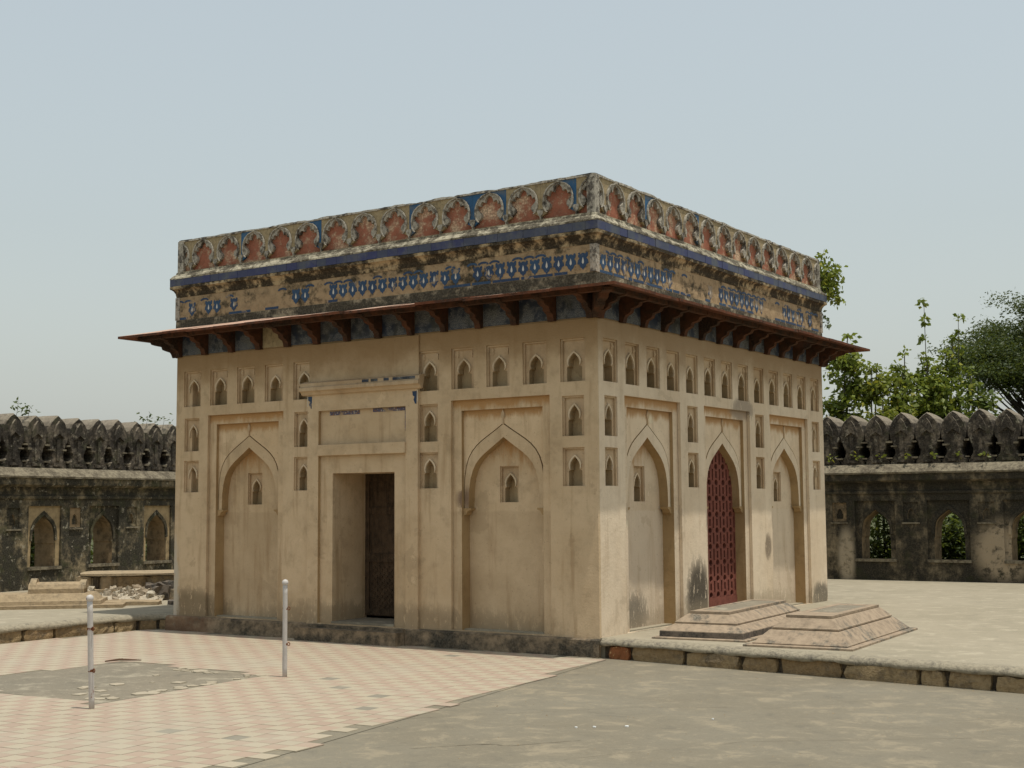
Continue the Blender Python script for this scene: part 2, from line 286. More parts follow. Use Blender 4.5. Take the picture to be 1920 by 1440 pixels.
# ------------------------------------------------------------------ mesh helpers
class MB:
    def __init__(s, frame=None): s.v = []; s.f = []; s.mi = []; s.fr = frame or (lambda u, v, d: (u, v, d))
    def pt(s, *p): s.v.append(tuple(s.fr(*p))); return len(s.v) - 1
    def face(s, idx, mi=0): s.f.append(tuple(idx)); s.mi.append(mi)
    def prism(s, poly, d0, d1, holes=(), mi=0, side=None, hole_side=None, back=True):
        loops = [list(poly)] + [list(h) for h in holes]
        side = mi if side is None else side; hole_side = side if hole_side is None else hole_side
        tris = tessellate_polygon([[Vector((p[0], p[1], 0)) for p in lp] for lp in loops])
        flat = [p for lp in loops for p in lp]
        fr = [s.pt(p[0], p[1], d1) for p in flat]; bk = [s.pt(p[0], p[1], d0) for p in flat]
        for t in tris:
            s.face([fr[i] for i in t], mi)
            if back: s.face([bk[i] for i in reversed(t)], mi)
        o = 0
        for k, lp in enumerate(loops):
            n = len(lp)
            for i in range(n):
                j = (i + 1) % n; s.face((fr[o + i], fr[o + j], bk[o + j], bk[o + i]), hole_side if k else side)
            o += n
    def box(s, u0, u1, v0, v1, d0, d1, mi=0): s.prism([(u0, v0), (u1, v0), (u1, v1), (u0, v1)], d0, d1, mi=mi)
    def grid(s, rows, mi=0, closed=False):
        ids = [[s.pt(*p) for p in r] for r in rows]
        for a, b in zip(ids, ids[1:]):
            n = len(a)
            for i in range(n if closed else n - 1):
                j = (i + 1) % n; s.face((a[i], a[j], b[j], b[i]), mi)
        return ids
    def tube(s, pts, rad, n=8, mi=0):
        rings = []
        for i, p in enumerate(pts):
            p = Vector(p); t = (Vector(pts[min(i + 1, len(pts) - 1)]) - Vector(pts[max(i - 1, 0)])).normalized()
            a = t.cross(Vector((0.31, 0.17, 0.93))); a = a.normalized() if a.length > 1e-4 else Vector((1, 0, 0)); b = t.cross(a)
            r = rad[i] if hasattr(rad, '__len__') else rad
            rings.append([s.pt(*(p + (a * math.cos(2 * math.pi * k / n) + b * math.sin(2 * math.pi * k / n)) * r)) for k in range(n)])
        for x, y in zip(rings, rings[1:]):
            for i in range(n): s.face((x[i], x[(i + 1) % n], y[(i + 1) % n], y[i]), mi)
        s.face(rings[0][::-1], mi); s.face(rings[-1], mi)
    def build(s, name, mats, parent=None, smooth=False, recalc=True):
        me = bpy.data.meshes.new(name); me.from_pydata(s.v, [], s.f)
        for m in (mats if isinstance(mats, (list, tuple)) else [mats]): me.materials.append(m)
        if any(s.mi): me.polygons.foreach_set('material_index', s.mi)
        if recalc:
            bm = bmesh.new(); bm.from_mesh(me); bmesh.ops.recalc_face_normals(bm, faces=bm.faces); bm.to_mesh(me); bm.free()
        if smooth: me.polygons.foreach_set('use_smooth', [True] * len(me.polygons))
        me.update()
        return link(name, me, parent)
def link(name, me, parent=None, loc=None, rz=0.0):
    o = bpy.data.objects.new(name, me); C.objects.link(o)
    if parent is not None: o.parent = parent
    if loc is not None: o.location = loc
    if rz: o.rotation_euler = (0, 0, rz)
    return o
def thing(name, label, cat, loc=(0, 0, 0), group=None, rz=0.0):
    o = bpy.data.objects.new(name, None); C.objects.link(o); o.location = loc; o.rotation_euler = (0, 0, rz)
    o.empty_display_size = 0.2
    return tag(o, label, cat, group)
def tag(o, label, cat, group=None):
    o['label'] = label; o['category'] = cat
    if group: o['group'] = group
    return o
def copy_tree(o, parent=None):
    c = o.copy(); C.objects.link(c)
    if parent is not None: c.parent = parent
    for ch in list(o.children): copy_tree(ch, c)
    return c
def nz(x, y, z=0.0, s=1.0): return mnoise.noise(Vector((x * s, y * s, z * s)))
def rect(u0, u1, v0, v1): return [(u0, v0), (u1, v0), (u1, v1), (u0, v1)]
def bez(p0, p1, p2, p3, n):
    out = []
    for i in range(n + 1):
        t = i / n; a = (1 - t) ** 3; b = 3 * t * (1 - t) ** 2; c = 3 * t * t * (1 - t); d = t ** 3
        out.append((a * p0[0] + b * p1[0] + c * p2[0] + d * p3[0], a * p0[1] + b * p1[1] + c * p2[1] + d * p3[1]))
    return out
def arch(c, w, zs, za, n=9):
    """four-centred pointed arch from right springing over the apex to the left springing"""
    h = za - zs
    half = bez((w, zs), (w * 1.0, zs + 0.70 * h), (w * 0.64, za - 0.31 * h), (0, za), n)
    return [(c + x, z) for x, z in half] + [(c - x, z) for x, z in half[-2::-1]]
def rough_box(name, mat, parent, p0, ex, ey, ez, amp=0.012, seed=0, nx=3, ny=2, nz_=2):
    """hewn stone: a box with rounded, jittered faces; p0 corner, ex ey ez edge vectors"""
    b = MB(); idx = {}
    rs = random.Random(seed)
    for i in range(nx + 1):
        for j in range(ny + 1):
            for k in range(nz_ + 1):
                if 0 < i < nx and 0 < j < ny and 0 < k < nz_: continue
                e = (i in (0, nx)) + (j in (0, ny)) + (k in (0, nz_))
                a = Vector((i / nx, j / ny, k / nz_))
                c = Vector((0.5, 0.5, 0.5)); q = a + (c - a) * (0.05 * (e - 1))
                p = Vector(p0) + ex * q.x + ey * q.y + ez * q.z + Vector((rs.uniform(-1, 1), rs.uniform(-1, 1), rs.uniform(-1, 1))) * amp
                idx[i, j, k] = b.pt(*p)
    for i in range(nx):
        for j in range(ny):
            for k in (0, nz_): b.face((idx[i, j, k], idx[i + 1, j, k], idx[i + 1, j + 1, k], idx[i, j + 1, k]))
    for i in range(nx):
        for k in range(nz_):
            for j in (0, ny): b.face((idx[i, j, k], idx[i + 1, j, k], idx[i + 1, j, k + 1], idx[i, j, k + 1]))
    for j in range(ny):
        for k in range(nz_):
            for i in (0, nx): b.face((idx[i, j, k], idx[i, j + 1, k], idx[i, j + 1, k + 1], idx[i, j, k + 1]))
    return b.build(name, mat, parent)

# ================================================================== GROUND
GZ = -0.24
L = 7.6
b = MB(lambda u, v, d: (u, v, d)); b.face([b.pt(-900, -900, -0.75), b.pt(900, -900, -0.75), b.pt(900, 900, -0.75), b.pt(-900, 900, -0.75)])
ground = b.build("ground", M['earth']); ground['kind'] = 'structure'
b = MB(); n = 40
b.face([b.pt(-26, -34, GZ), b.pt(34, -34, GZ), b.pt(34, 1.5, GZ), b.pt(-26, 1.5, GZ)])
court = b.build("courtyard_pavement", M['court']); court['kind'] = 'structure'

def crack(path, w, seed):
    rows = []
    for (x0, y0), (x1, y1) in zip(path, path[1:]):
        for k in range(12):
            t = k / 12; x = x0 + (x1 - x0) * t; y = y0 + (y1 - y0) * t; o = .05 * nz(x, y, seed, 4) + .02 * nz(x, y, seed, 17); ww = w * (.35 + abs(nz(x, y, seed + 3, 7)) * 2)
            rows.append([(x + o, y + o - ww, GZ + .002), (x + o, y + o + ww, GZ + .002)])
    b = MB(); b.grid(rows); b.build("crack", M['dirt'], court, recalc=False)
crack([(1.95, -6.25), (2.3, -5.8), (2.55, -5.72), (2.9, -5.2)], .006, 2); crack([(0.9, -5.2), (2.4, -3.4), (4.4, -2.3)], .003, 7); crack([(3.2, -6.0), (4.0, -4.6), (5.6, -3.4)], .003, 5)
KR = lambda x: -0.03 - 0.12 * x          # right kerb line (plan): y over x
ins = 0.16
terr_poly = [(26, KR(26) + ins), (0.06, KR(0.06) + ins), (0.06, 0.02), (-7.62, 0.02), (-7.62, 0.30), (-7.95 - ins, 0.06), (-8.03 - ins, -0.35), (-8.03 - ins, -20), (-19, -20), (-19, 14.3), (26, 16)]
b = MB(); b.prism(terr_poly, -0.7, 0.0)
terrace = b.build("terrace", M['terrace']); terrace['kind'] = 'structure'
# rounded mortar cap along both kerbs
def cap(path, seed, lift=0.0):
    rows = []
    pts = []
    for (a, c) in zip(path, path[1:]):
        a = Vector(a); c = Vector(c); m = max(1, int((c - a).length / 0.09))
        for i in range(m): pts.append(a.lerp(c, i / m))
    pts.append(Vector(path[-1]))
    for i, p in enumerate(pts):
        t = (pts[min(i + 1, len(pts) - 1)] - pts[max(i - 1, 0)]).normalized(); nn = Vector((t.y, -t.x))   # outward (to the right of travel)
        w = nz(p.x, p.y, seed, 2.3) * 0.02 + nz(p.x, p.y, seed + 5, 9) * 0.010
        lo = nz(p.x, p.y, seed + 9, 3.1) * 0.028 + nz(p.x, p.y, seed + 2, 11) * 0.014
        prof = [(-ins - 0.01, 0.004), (-0.08, 0.002 + w * 0.3), (-0.03, -0.010), (0.006 + w, -0.038), (0.012 + w, -0.062), (0.004 + w, -0.086 + lo), (-0.05, -0.090 + lo), (-0.12, -0.09)]
        rows.append([(p.x + nn.x * o, p.y + nn.y * o, h) for o, h in prof])
    b = MB(); b.grid(rows)
    return b.build("kerb_cap", M['cap'], terrace, smooth=True)
cap([(0.02, KR(0.02)), (26, KR(26))], 1)
cap([(-8.03, -20), (-8.03, -0.45), (-7.99, -0.16), (-7.90, 0.02), (-7.66, 0.06)], 4)
# earth core behind the kerb stones
b = MB(); b.prism([(0.05, 0.10), (0.05, KR(0.05) + 0.07), (26, KR(26) + 0.07), (26, KR(26) + 0.3)], GZ - 0.1, -0.07); b.build("kerb_core", M['dirt'], terrace)
b = MB(); b.prism([(-8.10, -20), (-8.10, -0.4), (-7.95, 0.04), (-7.64, 0.09), (-7.64, 0.2), (-8.3, 0.2), (-8.4, -20)], GZ - 0.1, -0.07); b.build("kerb_core", M['dirt'], terrace)
# kerb stones
xs = [-0.02, 0.125, 0.455, 1.235, 2.01, 2.46, 3.245, 4.115, 4.385, 4.865, 5.5, 6.2, 6.75, 7.6]
ux = Vector((1, -0.12, 0)).normalized(); un = Vector((0.12, 1, 0)).normalized()
for i, (x0, x1) in enumerate(zip(xs, xs[1:])):
    if i == 0: continue
    g = 0.007 + 0.006 * (i % 2); p = Vector((x0 + g, KR(x0 + g), GZ - 0.05))
    o = rough_box("kerb_stone", M['kerbred'] if i == 1 else M['kerbstone'], terrace, p + un * (0.012 * (i % 3)), ux * (x1 - x0 - 2 * g), un * 0.25, Vector((0, 0, 0.05 + 0.150 + 0.012 * ((i * 7) % 3))), 0.016, i, 5, 2, 2)
ys = [-7.4, -6.5, -5.7, -4.9, -4.1, -3.3, -2.375, -1.845, -1.235, -0.77, -0.33]
for i, (y0, y1) in enumerate(zip(ys, ys[1:])):
    p = Vector((-8.03, y0 + 0.005, GZ - 0.05))
    rough_box("kerb_stone", M['kerbstone'], terrace, p, Vector((0, y1 - y0 - 0.010, 0)), Vector((-0.25, 0, 0)), Vector((0, 0, 0.05 + 0.165)), 0.012, 40 + i, 5, 2, 2)
for i, (p0, p1) in enumerate((((-8.02, -0.30), (-7.93, -0.02)), ((-7.92, 0.0), (-7.66, 0.05)))):
    p0 = Vector((*p0, GZ - 0.05)); p1 = Vector((*p1, GZ - 0.05)); e = p1 - p0
    rough_box("kerb_stone", M['kerbstone'], terrace, p0, e, Vector((-e.y, e.x, 0)).normalized() * 0.2, Vector((0, 0, 0.2)), 0.009, 60 + i)

# ------------------------------------------------------------------ tiled floor
TA = R(5.0); tu = Vector((math.cos(TA), math.sin(TA))); tv = Vector((-math.sin(TA), math.cos(TA)))
ED = Vector((0.163, -0.987)).normalized(); EN = Vector((-ED.y, ED.x))
EDGE0 = Vector((0.20, -0.20)); TS = 0.181
def tile_xy(i, j): return EDGE0 + tu * (TS * i) + tv * (TS * j)         # i < 0 lies left of the concrete's edge
PA = [Vector(p) for p in ((-4.83, -3.32), (-2.17, -3.48), (-2.08, -5.97), (-4.74, -5.83))]
def in_patch(p):
    s = [(PA[(k + 1) % 4] - PA[k]).cross(p - PA[k]) for k in range(4)]
    return all(x < 0 for x in s) or all(x > 0 for x in s)
b = MB(); b.face([b.pt(x, y, GZ + 0.004) for x, y in ((0.05, -0.05), (-8.04, 0.05), (-8.04, -14), tuple(EDGE0 + ED * 14.1), tuple(EDGE0))])
tfloor = b.build("tiled_floor", M['court']); tfloor['kind'] = 'structure'
def tile_mesh(name, mat):
    h = TS / 2 - 0.0018; b = MB(); z0, z1 = 0.002, 0.0095
    b.grid([[(-h, -h, z0), (h, -h, z0), (h, h, z0), (-h, h, z0)], [(-h + .0006, -h + .0006, z1), (h - .0006, -h + .0006, z1), (h - .0006, h - .0006, z1), (-h + .0006, h - .0006, z1)]], closed=True)
    b.face([4, 5, 6, 7]); me = b.build(name, mat).data; return me
tmesh = {}
for k in ('t_pink', 't_cream', 't_grey'):
    tmesh[k] = tile_mesh("floor_tile", M[k])
for o in [o for o in C.objects if o.name.startswith("floor_tile")]: bpy.data.objects.remove(o)
cells = []
cw = cam.matrix_world.inverted()
for i in range(-52, 8):
    for j in range(-72, 4):
        p = tile_xy(i + 0.5, j + 0.5)
        if p.y > -0.17 or p.x < -7.93 or in_patch(p): continue
        if p.y < -9.5 or (p - EDGE0).dot(EN) > -0.03: continue
        rs = random.Random(i * 977 + j)
        kind = 't_cream' if (i + j) % 2 else 't_pink'
        off = -(p - EDGE0).dot(EN); edge = off < 1.3 and j < -14
        if off < 0.2 and rs.random() < 0.06: continue
        if kind == 't_pink' and rs.random() < (0.03 if edge else 0.005): kind = 't_grey'
        q = cw @ Vector((p.x, p.y, GZ)); sx = q.x / -q.z; sy = q.y / -q.z
        vis = abs(sx) < 0.40 and abs(sy) < 0.30
        cells.append((not vis, -q.z, p, kind, rs))
cells.sort(key=lambda c: (c[0], c[1]))
for (nv, d, p, kind, rs) in cells[:298]:
    o = link("floor_tile", tmesh[kind], tfloor, (p.x, p.y, GZ + 0.002 * rs.random()), TA + rs.uniform(-.006, .006))
    o.rotation_euler.x = rs.uniform(-.004, .004); o.rotation_euler.y = rs.uniform(-.004, .004)
mb = MB(); order = {'t_pink': 0, 't_cream': 1, 't_grey': 2}
for (nv, d, p, kind, rs) in cells[298:]:
    h = TS / 2 - 0.0018; z1 = GZ + 0.0095 + 0.002 * rs.random(); z0 = GZ + 0.004
    c = [p + tu * a * h + tv * bb * h for a, bb in ((-1, -1), (1, -1), (1, 1), (-1, 1))]
    lo = [mb.pt(q.x, q.y, z0) for q in c]; hi = [mb.pt(q.x, q.y, z1) for q in c]
    mb.face(hi, order[kind])
    for k in range(4): mb.face((lo[k], lo[(k + 1) % 4], hi[(k + 1) % 4], hi[k]), order[kind])
o = mb.build("far_floor_tiles", [M['t_pink'], M['t_cream'], M['t_grey']], tfloor, recalc=False); o['kind'] = 'stuff'
# mortar strip along the tomb foot
b = MB(); b.face([b.pt(0.0, -0.06, GZ + 0.006), b.pt(-8.0, -0.02, GZ + 0.006), b.pt(-8.0, -0.12, GZ + 0.006), b.pt(-0.1, -0.14, GZ + 0.006)])
b.build("mortar_strip", M['patch'], tfloor)
# bare patch and the loose remains of its tiles
b = MB(); rows = []
for i in range(15):
    row = []
    for j in range(15):
        p = PA[0].lerp(PA[1], i / 14).lerp(PA[3].lerp(PA[2], i / 14), j / 14)
        row.append((p.x, p.y, GZ + 0.008 + 0.006 * nz(p.x, p.y, 3, 3.0) if 0 < i < 14 and 0 < j < 14 else GZ + 0.0055))
    rows.append(row)
b.grid(rows); b.build("bare_mortar_patch", M['patch'], tfloor, recalc=False)
rs = random.Random(3)
for k in range(46):
    a = rs.random(); e = rs.choice((0, 0, 1, 2))
    if e == 0: s, t = 0.93 + 0.05 * rs.random(), rs.random()
    elif e == 1: s, t = 0.45 + 0.5 * rs.random(), 0.02 + 0.08 * rs.random()
    else: s, t = 0.55 + 0.42 * rs.random(), 0.05 + 0.9 * rs.random()
    p = PA[0].lerp(PA[1], s).lerp(PA[3].lerp(PA[2], s), t); r = rs.uniform(0.03, 0.095)
    m = rs.randint(4, 6); poly = [(p.x + r * rs.uniform(.7, 1.2) * math.cos(2 * math.pi * q / m + a * 6), p.y + r * rs.uniform(.7, 1.2) * math.sin(2 * math.pi * q / m + a * 6)) for q in range(m)]
    b = MB(); b.prism(poly, GZ + 0.004, GZ + 0.016 + 0.004 * rs.random(), back=False); b.build("broken_tile", M['t_cream'], tfloor)

# ================================================================== TOMB
tomb = thing("tomb", "square flat-roofed buff plaster tomb with arched panels, red stone eave and blue tile bands", "tomb", (0, 0, 0))
FA = lambda u, v, d: (-u, -d, v)
FB = lambda u, v, d: (d, u, v)
FC = lambda u, v, d: (-L - d, u, v)
FD = lambda u, v, d: (-u, L + d, v)
FACES = {'A': FA, 'B': FB, 'C': FC, 'D': FD}
HW = 3.975
BAYS = {'A': [1.485, 6.115], 'B': [1.485, 3.80, 6.115]}
TOP_N = [0.35 + 0.575 * k for k in range(13)]
COLS = [0.35, 2.65, 4.95, 7.25]
PW = 0.785                      # half width of a bay frame
def niche_list(face):
    out = [(u, 3.19, 0.37, 0.55, 'top') for k, u in enumerate(TOP_N) if not (face == 'A' and 5 <= k <= 7)]
    for u in COLS:
        out += [(u, 2.50, 0.325, 0.51, 'side'), (u, 1.87, 0.325, 0.485, 'side')]
    return out
def cusp(w, h, z0):
    """cusped niche opening, half width w, bottom z0, apex z0+h"""
    half = [(w, 0), (w, .50 * h), (w * .90, .53 * h), (w * .70, .545 * h), (w * .74, .60 * h), (w * .76, .68 * h), (w * .64, .80 * h), (w * .34, .91 * h), (0, h)]
    pts = [(x, z0 + z) for x, z in half]
    return pts + [(-x, z) for x, z in pts[-2::-1]]
def niche_mesh(w, h, kind, var=0):
    b = MB(); W2 = w / 2
    s = 0.022 if kind != 'arch' else 0.016
    # stepped frame
    b.prism([(-W2, 0), (-W2, h), (W2, h), (W2, 0), (W2 - s, 0), (W2 - s, h - s), (-W2 + s, h - s), (-W2 + s, 0)], -0.19, -0.022)
    ow = (W2 - 2 * s) * (0.84, 0.80, 0.88)[var]; oh = h * ((0.70, 0.67, 0.73)[var] if kind == 'top' else (0.77, 0.74, 0.79)[var])
    op = cusp(ow, oh, 0.0)
    out = [(W2 - s, 0.0), (W2 - s, h - s), (-W2 + s, h - s), (-W2 + s, 0.0)]
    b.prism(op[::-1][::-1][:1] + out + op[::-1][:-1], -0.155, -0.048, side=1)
    # raised hood following the arch
    n0 = 3
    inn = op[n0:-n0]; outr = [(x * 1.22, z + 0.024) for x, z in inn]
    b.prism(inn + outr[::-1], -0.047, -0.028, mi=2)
    if kind == 'top' and var != 1:       # leaf bosses in the spandrels
        for sx in (-1, 1):
            cx, cz = sx * (W2 - s - 0.048), h - s - 0.062
            b.prism([(cx + 0.032 * math.cos(t) * (1 + .35 * math.cos(3 * t)), cz + 0.036 * math.sin(t) * (1 + .35 * math.cos(3 * t))) for t in [2 * math.pi * k / 12 for k in range(12)]], -0.047, -0.035)
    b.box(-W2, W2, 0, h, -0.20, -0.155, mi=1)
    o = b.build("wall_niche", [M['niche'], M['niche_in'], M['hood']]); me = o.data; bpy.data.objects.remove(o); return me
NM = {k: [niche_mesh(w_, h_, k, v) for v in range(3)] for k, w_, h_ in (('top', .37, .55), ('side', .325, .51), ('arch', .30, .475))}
nrs = random.Random(77)
NROT = {'A': (Matrix(((-1, 0, 0), (0, 0, -1), (0, 1, 0)))), 'B': (Matrix(((0, 0, 1), (1, 0, 0), (0, 1, 0))))}
def put_niche(face, u, z, d, kind, parent, sz=1.0):
    o = link("wall_niche", NM[kind][nrs.choice((0, 0, 1, 2, 2))], parent)
    m = NROT[face].to_4x4(); m.translation = Vector(FACES[face](u, z, d))
    o.matrix_local = m @ Matrix.Diagonal((1, sz, 1, 1))
    return o

DOOR = (3.237, 4.363, 0.02, 2.105)
walls = {}
for face in 'AB':
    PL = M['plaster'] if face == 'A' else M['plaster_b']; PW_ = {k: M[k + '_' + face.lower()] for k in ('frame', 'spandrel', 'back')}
    F = FACES[face]; b = MB(F)
    holes = [rect(u - w / 2, u + w / 2, z, z + h) for u, z, w, h, k in niche_list(face)]
    holes += [rect(c - PW, c + PW, 0.003, 3.04) for c in BAYS[face]]
    if face == 'A': holes.append(rect(*DOOR))
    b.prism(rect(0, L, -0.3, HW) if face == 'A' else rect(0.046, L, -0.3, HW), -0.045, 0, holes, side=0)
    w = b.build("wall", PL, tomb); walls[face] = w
    for u, z, ww, h, k in niche_list(face):
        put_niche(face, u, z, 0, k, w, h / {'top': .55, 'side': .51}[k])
    # thick backing wall, so that the inside is dark
    bh = [rect(3.237, 4.363, 0.02, 2.105)] if face == 'A' else [rect(3.16, 4.44, 0.1, 2.62)]
    b = MB(F); b.prism(rect(0.3, L - 0.3, -0.3, HW), -0.75, -0.45, bh); b.build("wall_core", M['plaster'], tomb)
    b = MB(F); b.box(0.05, 0.6, -0.3, HW, -0.285, -0.21) if False else None
    # recessed bays
    for c in BAYS[face]:
        b = MB(F); iw = 0.645; it = 2.90
        b.prism([(c - PW - .02, -0.25), (c - PW - .02, 3.06), (c + PW + .02, 3.06), (c + PW + .02, -0.25), (c + iw, -0.25), (c + iw, it), (c - iw, it), (c - iw, -0.25)], -0.235, -0.05, side=1)
        b.build("arch_frame", [PW_['frame'], M['ochre']], w)
        b = MB(F); zs = 1.66
        ar = arch(c, 0.565, zs, 2.53)
        gr = arch(c, 0.645, zs + .16, 2.716)
        b.prism([(c + iw + .003, zs + .16), (c + iw + .003, it + .005), (c - iw - .003, it + .005), (c - iw - .003, zs + .16)] + gr[::-1], -0.235, -0.10, side=1)
        b.build("spandrel", [PW_['spandrel'], M['ochre']], w)
        b = MB(F); aro = arch(c, 0.630, zs + .16, 2.70)
        b.prism([(c + .630, zs - .06)] + aro + [(c - .630, zs - .06), (c - .565, zs - .06)] + ar[::-1] + [(c + .565, zs - .06)], -0.235, -0.096, side=1)
        b.build("arch_band", [PL, M['ochre']], w)
        b = MB(F); b.prism([(c - iw - .003, zs - .06), (c - iw - .003, it), (c + iw + .003, it), (c + iw + .003, zs - .06)] + [(c + .60, zs - .06)] + arch(c, .60, zs, 2.60) + [(c - .60, zs - .06)], -0.236, -0.128)
        b.build("groove_bed", M['ochre'], w)
        b = MB(F); b.prism([(c - .012, 2.70), (c + .012, 2.70), (c + .009, 2.77), (c + .028, 2.80), (c + .020, 2.85), (c, 2.895), (c - .020, 2.85), (c - .028, 2.80), (c - .009, 2.77)], -0.105, -0.082)
        b.build("finial", M['niche'], w)
        for sx in (-1, 1):
            b = MB(F); p = [(c + sx * x, z) for x, z in ((.643, 1.60), (.643, 1.50), (.60, 1.515), (.575, 1.56), (.53, 1.575), (.525, 1.60))]
            b.prism(p, -0.20, -0.085); b.build("corbel", M['ochre'], w)
        if not (face == 'B' and c == 3.80):
            b = MB(F); nh = rect(c - .15, c + .15, 1.675, 2.15)
            b.prism(rect(c - .70, c + .70, -0.25, 2.95), -0.276, -0.23, [nh]); b.build("back_panel", PW_['back'], w)
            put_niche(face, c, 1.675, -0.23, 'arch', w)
for face in 'CD':
    b = MB(FACES[face]); b.box(0.05, L - 0.05, -0.3, HW, -0.3, 0); b.build("wall", M['plaster'], tomb)
# closing strips at the corners behind the thin front plates
for (x, y) in ((-0.3, 0.05), (-L + 0.02, 0.05), (-0.3, L - 0.32)):
    b = MB(lambda u, v, d: (u, d, v)); b.box(x + (0.15 if x > -1 else 0.03), x + (0.25 if x > -1 else 0.13), -0.3, HW, y + (0.0 if y < 1 else 0.14), y + (0.10 if y < 1 else 0.24)); b.build("corner_core", M['plaster'], tomb)
b = MB(); b.prism([(-.06, .06), (-L + .06, .06), (-L + .06, L - .06), (-.06, L - .06)], HW - 0.003, 4.05); b.build("ceiling_slab", M['plaster'], tomb)
b = MB(); b.prism([(-.1, .1), (-L + .1, .1), (-L + .1, L - .1), (-.1, L - .1)], -0.3, 0.015); b.build("inner_floor", M['terrace'], tomb)

# --- portal on the left face
b = MB(FA); PC = 3.80
b.prism(rect(PC - 1.005, PC + 1.005, -0.05, 3.27), 0.0005, 0.05, [rect(PC - .795, PC + .795, 2.515, 3.0), rect(PC - .795, PC + .795, 0.0, 2.353)], hole_side=1)
portal = b.build("portal", [M['plaster'], M['ochre']], tomb)
b = MB(FA); b.box(PC - .80, PC + .80, 2.36, 2.51, 0.048, 0.075); b.build("lintel_beam", M['plaster'], portal)
b = MB(FA); prof = [(0.05, 3.225), (0.085, 3.235), (0.11, 3.275), (0.15, 3.29), (0.15, 3.335), (0.125, 3.355), (0.125, 3.40), (0.04, 3.43), (0.0, 3.43)]
b.grid([[(PC - 1.09 + (0.0), z, d) for d, z in prof], [(PC + 1.09, z, d) for d, z in prof]])
b.face([b.pt(PC - 1.09, z, d) for d, z in prof]); b.face([b.pt(PC + 1.09, z, d) for d, z in prof])
b.build("cornice", M['niche'], portal)
b = MB(FA); b.box(PC - 1.0, PC + 1.0, 3.42, 3.965, 0.0005, 0.022); b.build("plain_panel", M['plaster'], portal)
for k, (u0, u1) in enumerate(((2.78, 2.90), (2.905, 3.03), (3.035, 3.17), (3.24, 3.33), (3.44, 3.56), (3.60, 3.72))):
    b = MB(FA); b.box(u0, u1, 3.36, 3.397, 0.126, 0.130); b.build("glazed_tile", M['script'], portal)
for (u, z) in ((2.845, 3.11), (4.755, 3.13)):
    b = MB(FA); s = 1 if u < 3.8 else -1
    b.prism([(u - .035, z + .085), (u + .04, z + .085), (u + .035, z + .03), (u + .005, z + .01), (u + .02, z - .03), (u - .005, z - .085), (u - .03, z - .09)], 0.05, 0.053); b.build("inlay", M['motif'], portal)
    b = MB(FA); b.box(u + s * -.052, u + s * -.044, z - .06, z + .10, 0.05, 0.053); b.build("inlay", M['white'], portal)
b = MB(FA); b.box(3.01, 3.62, 2.945, 2.995, 0.0, 0.006); b.build("border_tile", M['border'], portal)
b = MB(FA); b.box(3.86, 4.42, 2.93, 2.985, 0.0, 0.005); b.build("border_tile", M['border'], portal)
b = MB(FA); b.box(3.01, 3.052, 2.66, 2.94, 0.0, 0.006); b.build("border_tile", M['border'], portal)
# door reveal, threshold, leaf, step
b = MB(FA)
b.box(3.15, 3.236, 0.0, 2.19, -0.72, -0.046); b.box(4.364, 4.45, 0.0, 2.19, -0.72, -0.046); b.box(3.15, 4.45, 2.106, 2.2, -0.72, -0.046)
b.build("door_reveal", M['plaster'], tomb)
b = MB(FA); b.box(3.237, 4.363, -0.1, 0.03, -0.75, 0.02); b.build("threshold", M['patch'], tomb)
door = MB(FA); door.box(3.20, 4.40, 0.06, 2.2, -0.78, -0.74); door = door.build("door", M['wood'], tomb)
for u0, u1 in ((3.237, 3.31), (3.76, 3.84), (4.29, 4.363)):
    b = MB(FA); b.box(u0, u1, 0.07, 2.1, -0.74, -0.715); b.build("stile", M['wood'], door)
for z0, z1 in ((0.07, 0.16), (0.83, 0.95), (1.52, 1.62), (2.0, 2.1)):
    b = MB(FA); b.box(3.311, 3.759, z0, z1, -0.74, -0.718); b.box(3.841, 4.289, z0, z1, -0.74, -0.718); b.build("rail", M['wood'], door)
b = MB(FA)
for i in range(9):
    for j in range(13):
        cu, cz = 3.885 + i * 0.045, 0.20 + j * 0.047
        if (i + j) % 2: b.prism([(cu + .02 * math.cos(a), cz + .02 * math.sin(a)) for a in (0, 1.57, 3.14, 4.71)], -0.739, -0.728)
o = b.build("carved_panel", M['wood'], door); o['kind'] = 'stuff'
b = MB(FA); b.prism([(2.98, GZ), (2.98, -0.055), (4.80, -0.055), (4.80, GZ)], 0.11, 0.30); b.build("door_step", M['plinth'], tomb)
b = MB(FA); b.box(3.0, 4.62, -0.11, -0.02, 0.055, 0.118); b.build("door_step", M['plinth'], tomb)

# --- plinth under the left face
rows = []
for i in range(90):
    u = -0.04 + 7.72 * i / 89; e = 0.012 * nz(u, 0, 2, 4) + 0.006 * nz(u, 0, 5, 14)
    prof = [(0.0, -0.012), (0.05, -0.014 + e * .5), (0.078 + e, -0.03), (0.085 + e, -0.12), (0.09 + e, GZ - .02)]
    rows.append([(u, z, d) for d, z in prof])
b = MB(FA); b.grid(rows); b.build("plinth", M['plinth'], tomb, smooth=False)

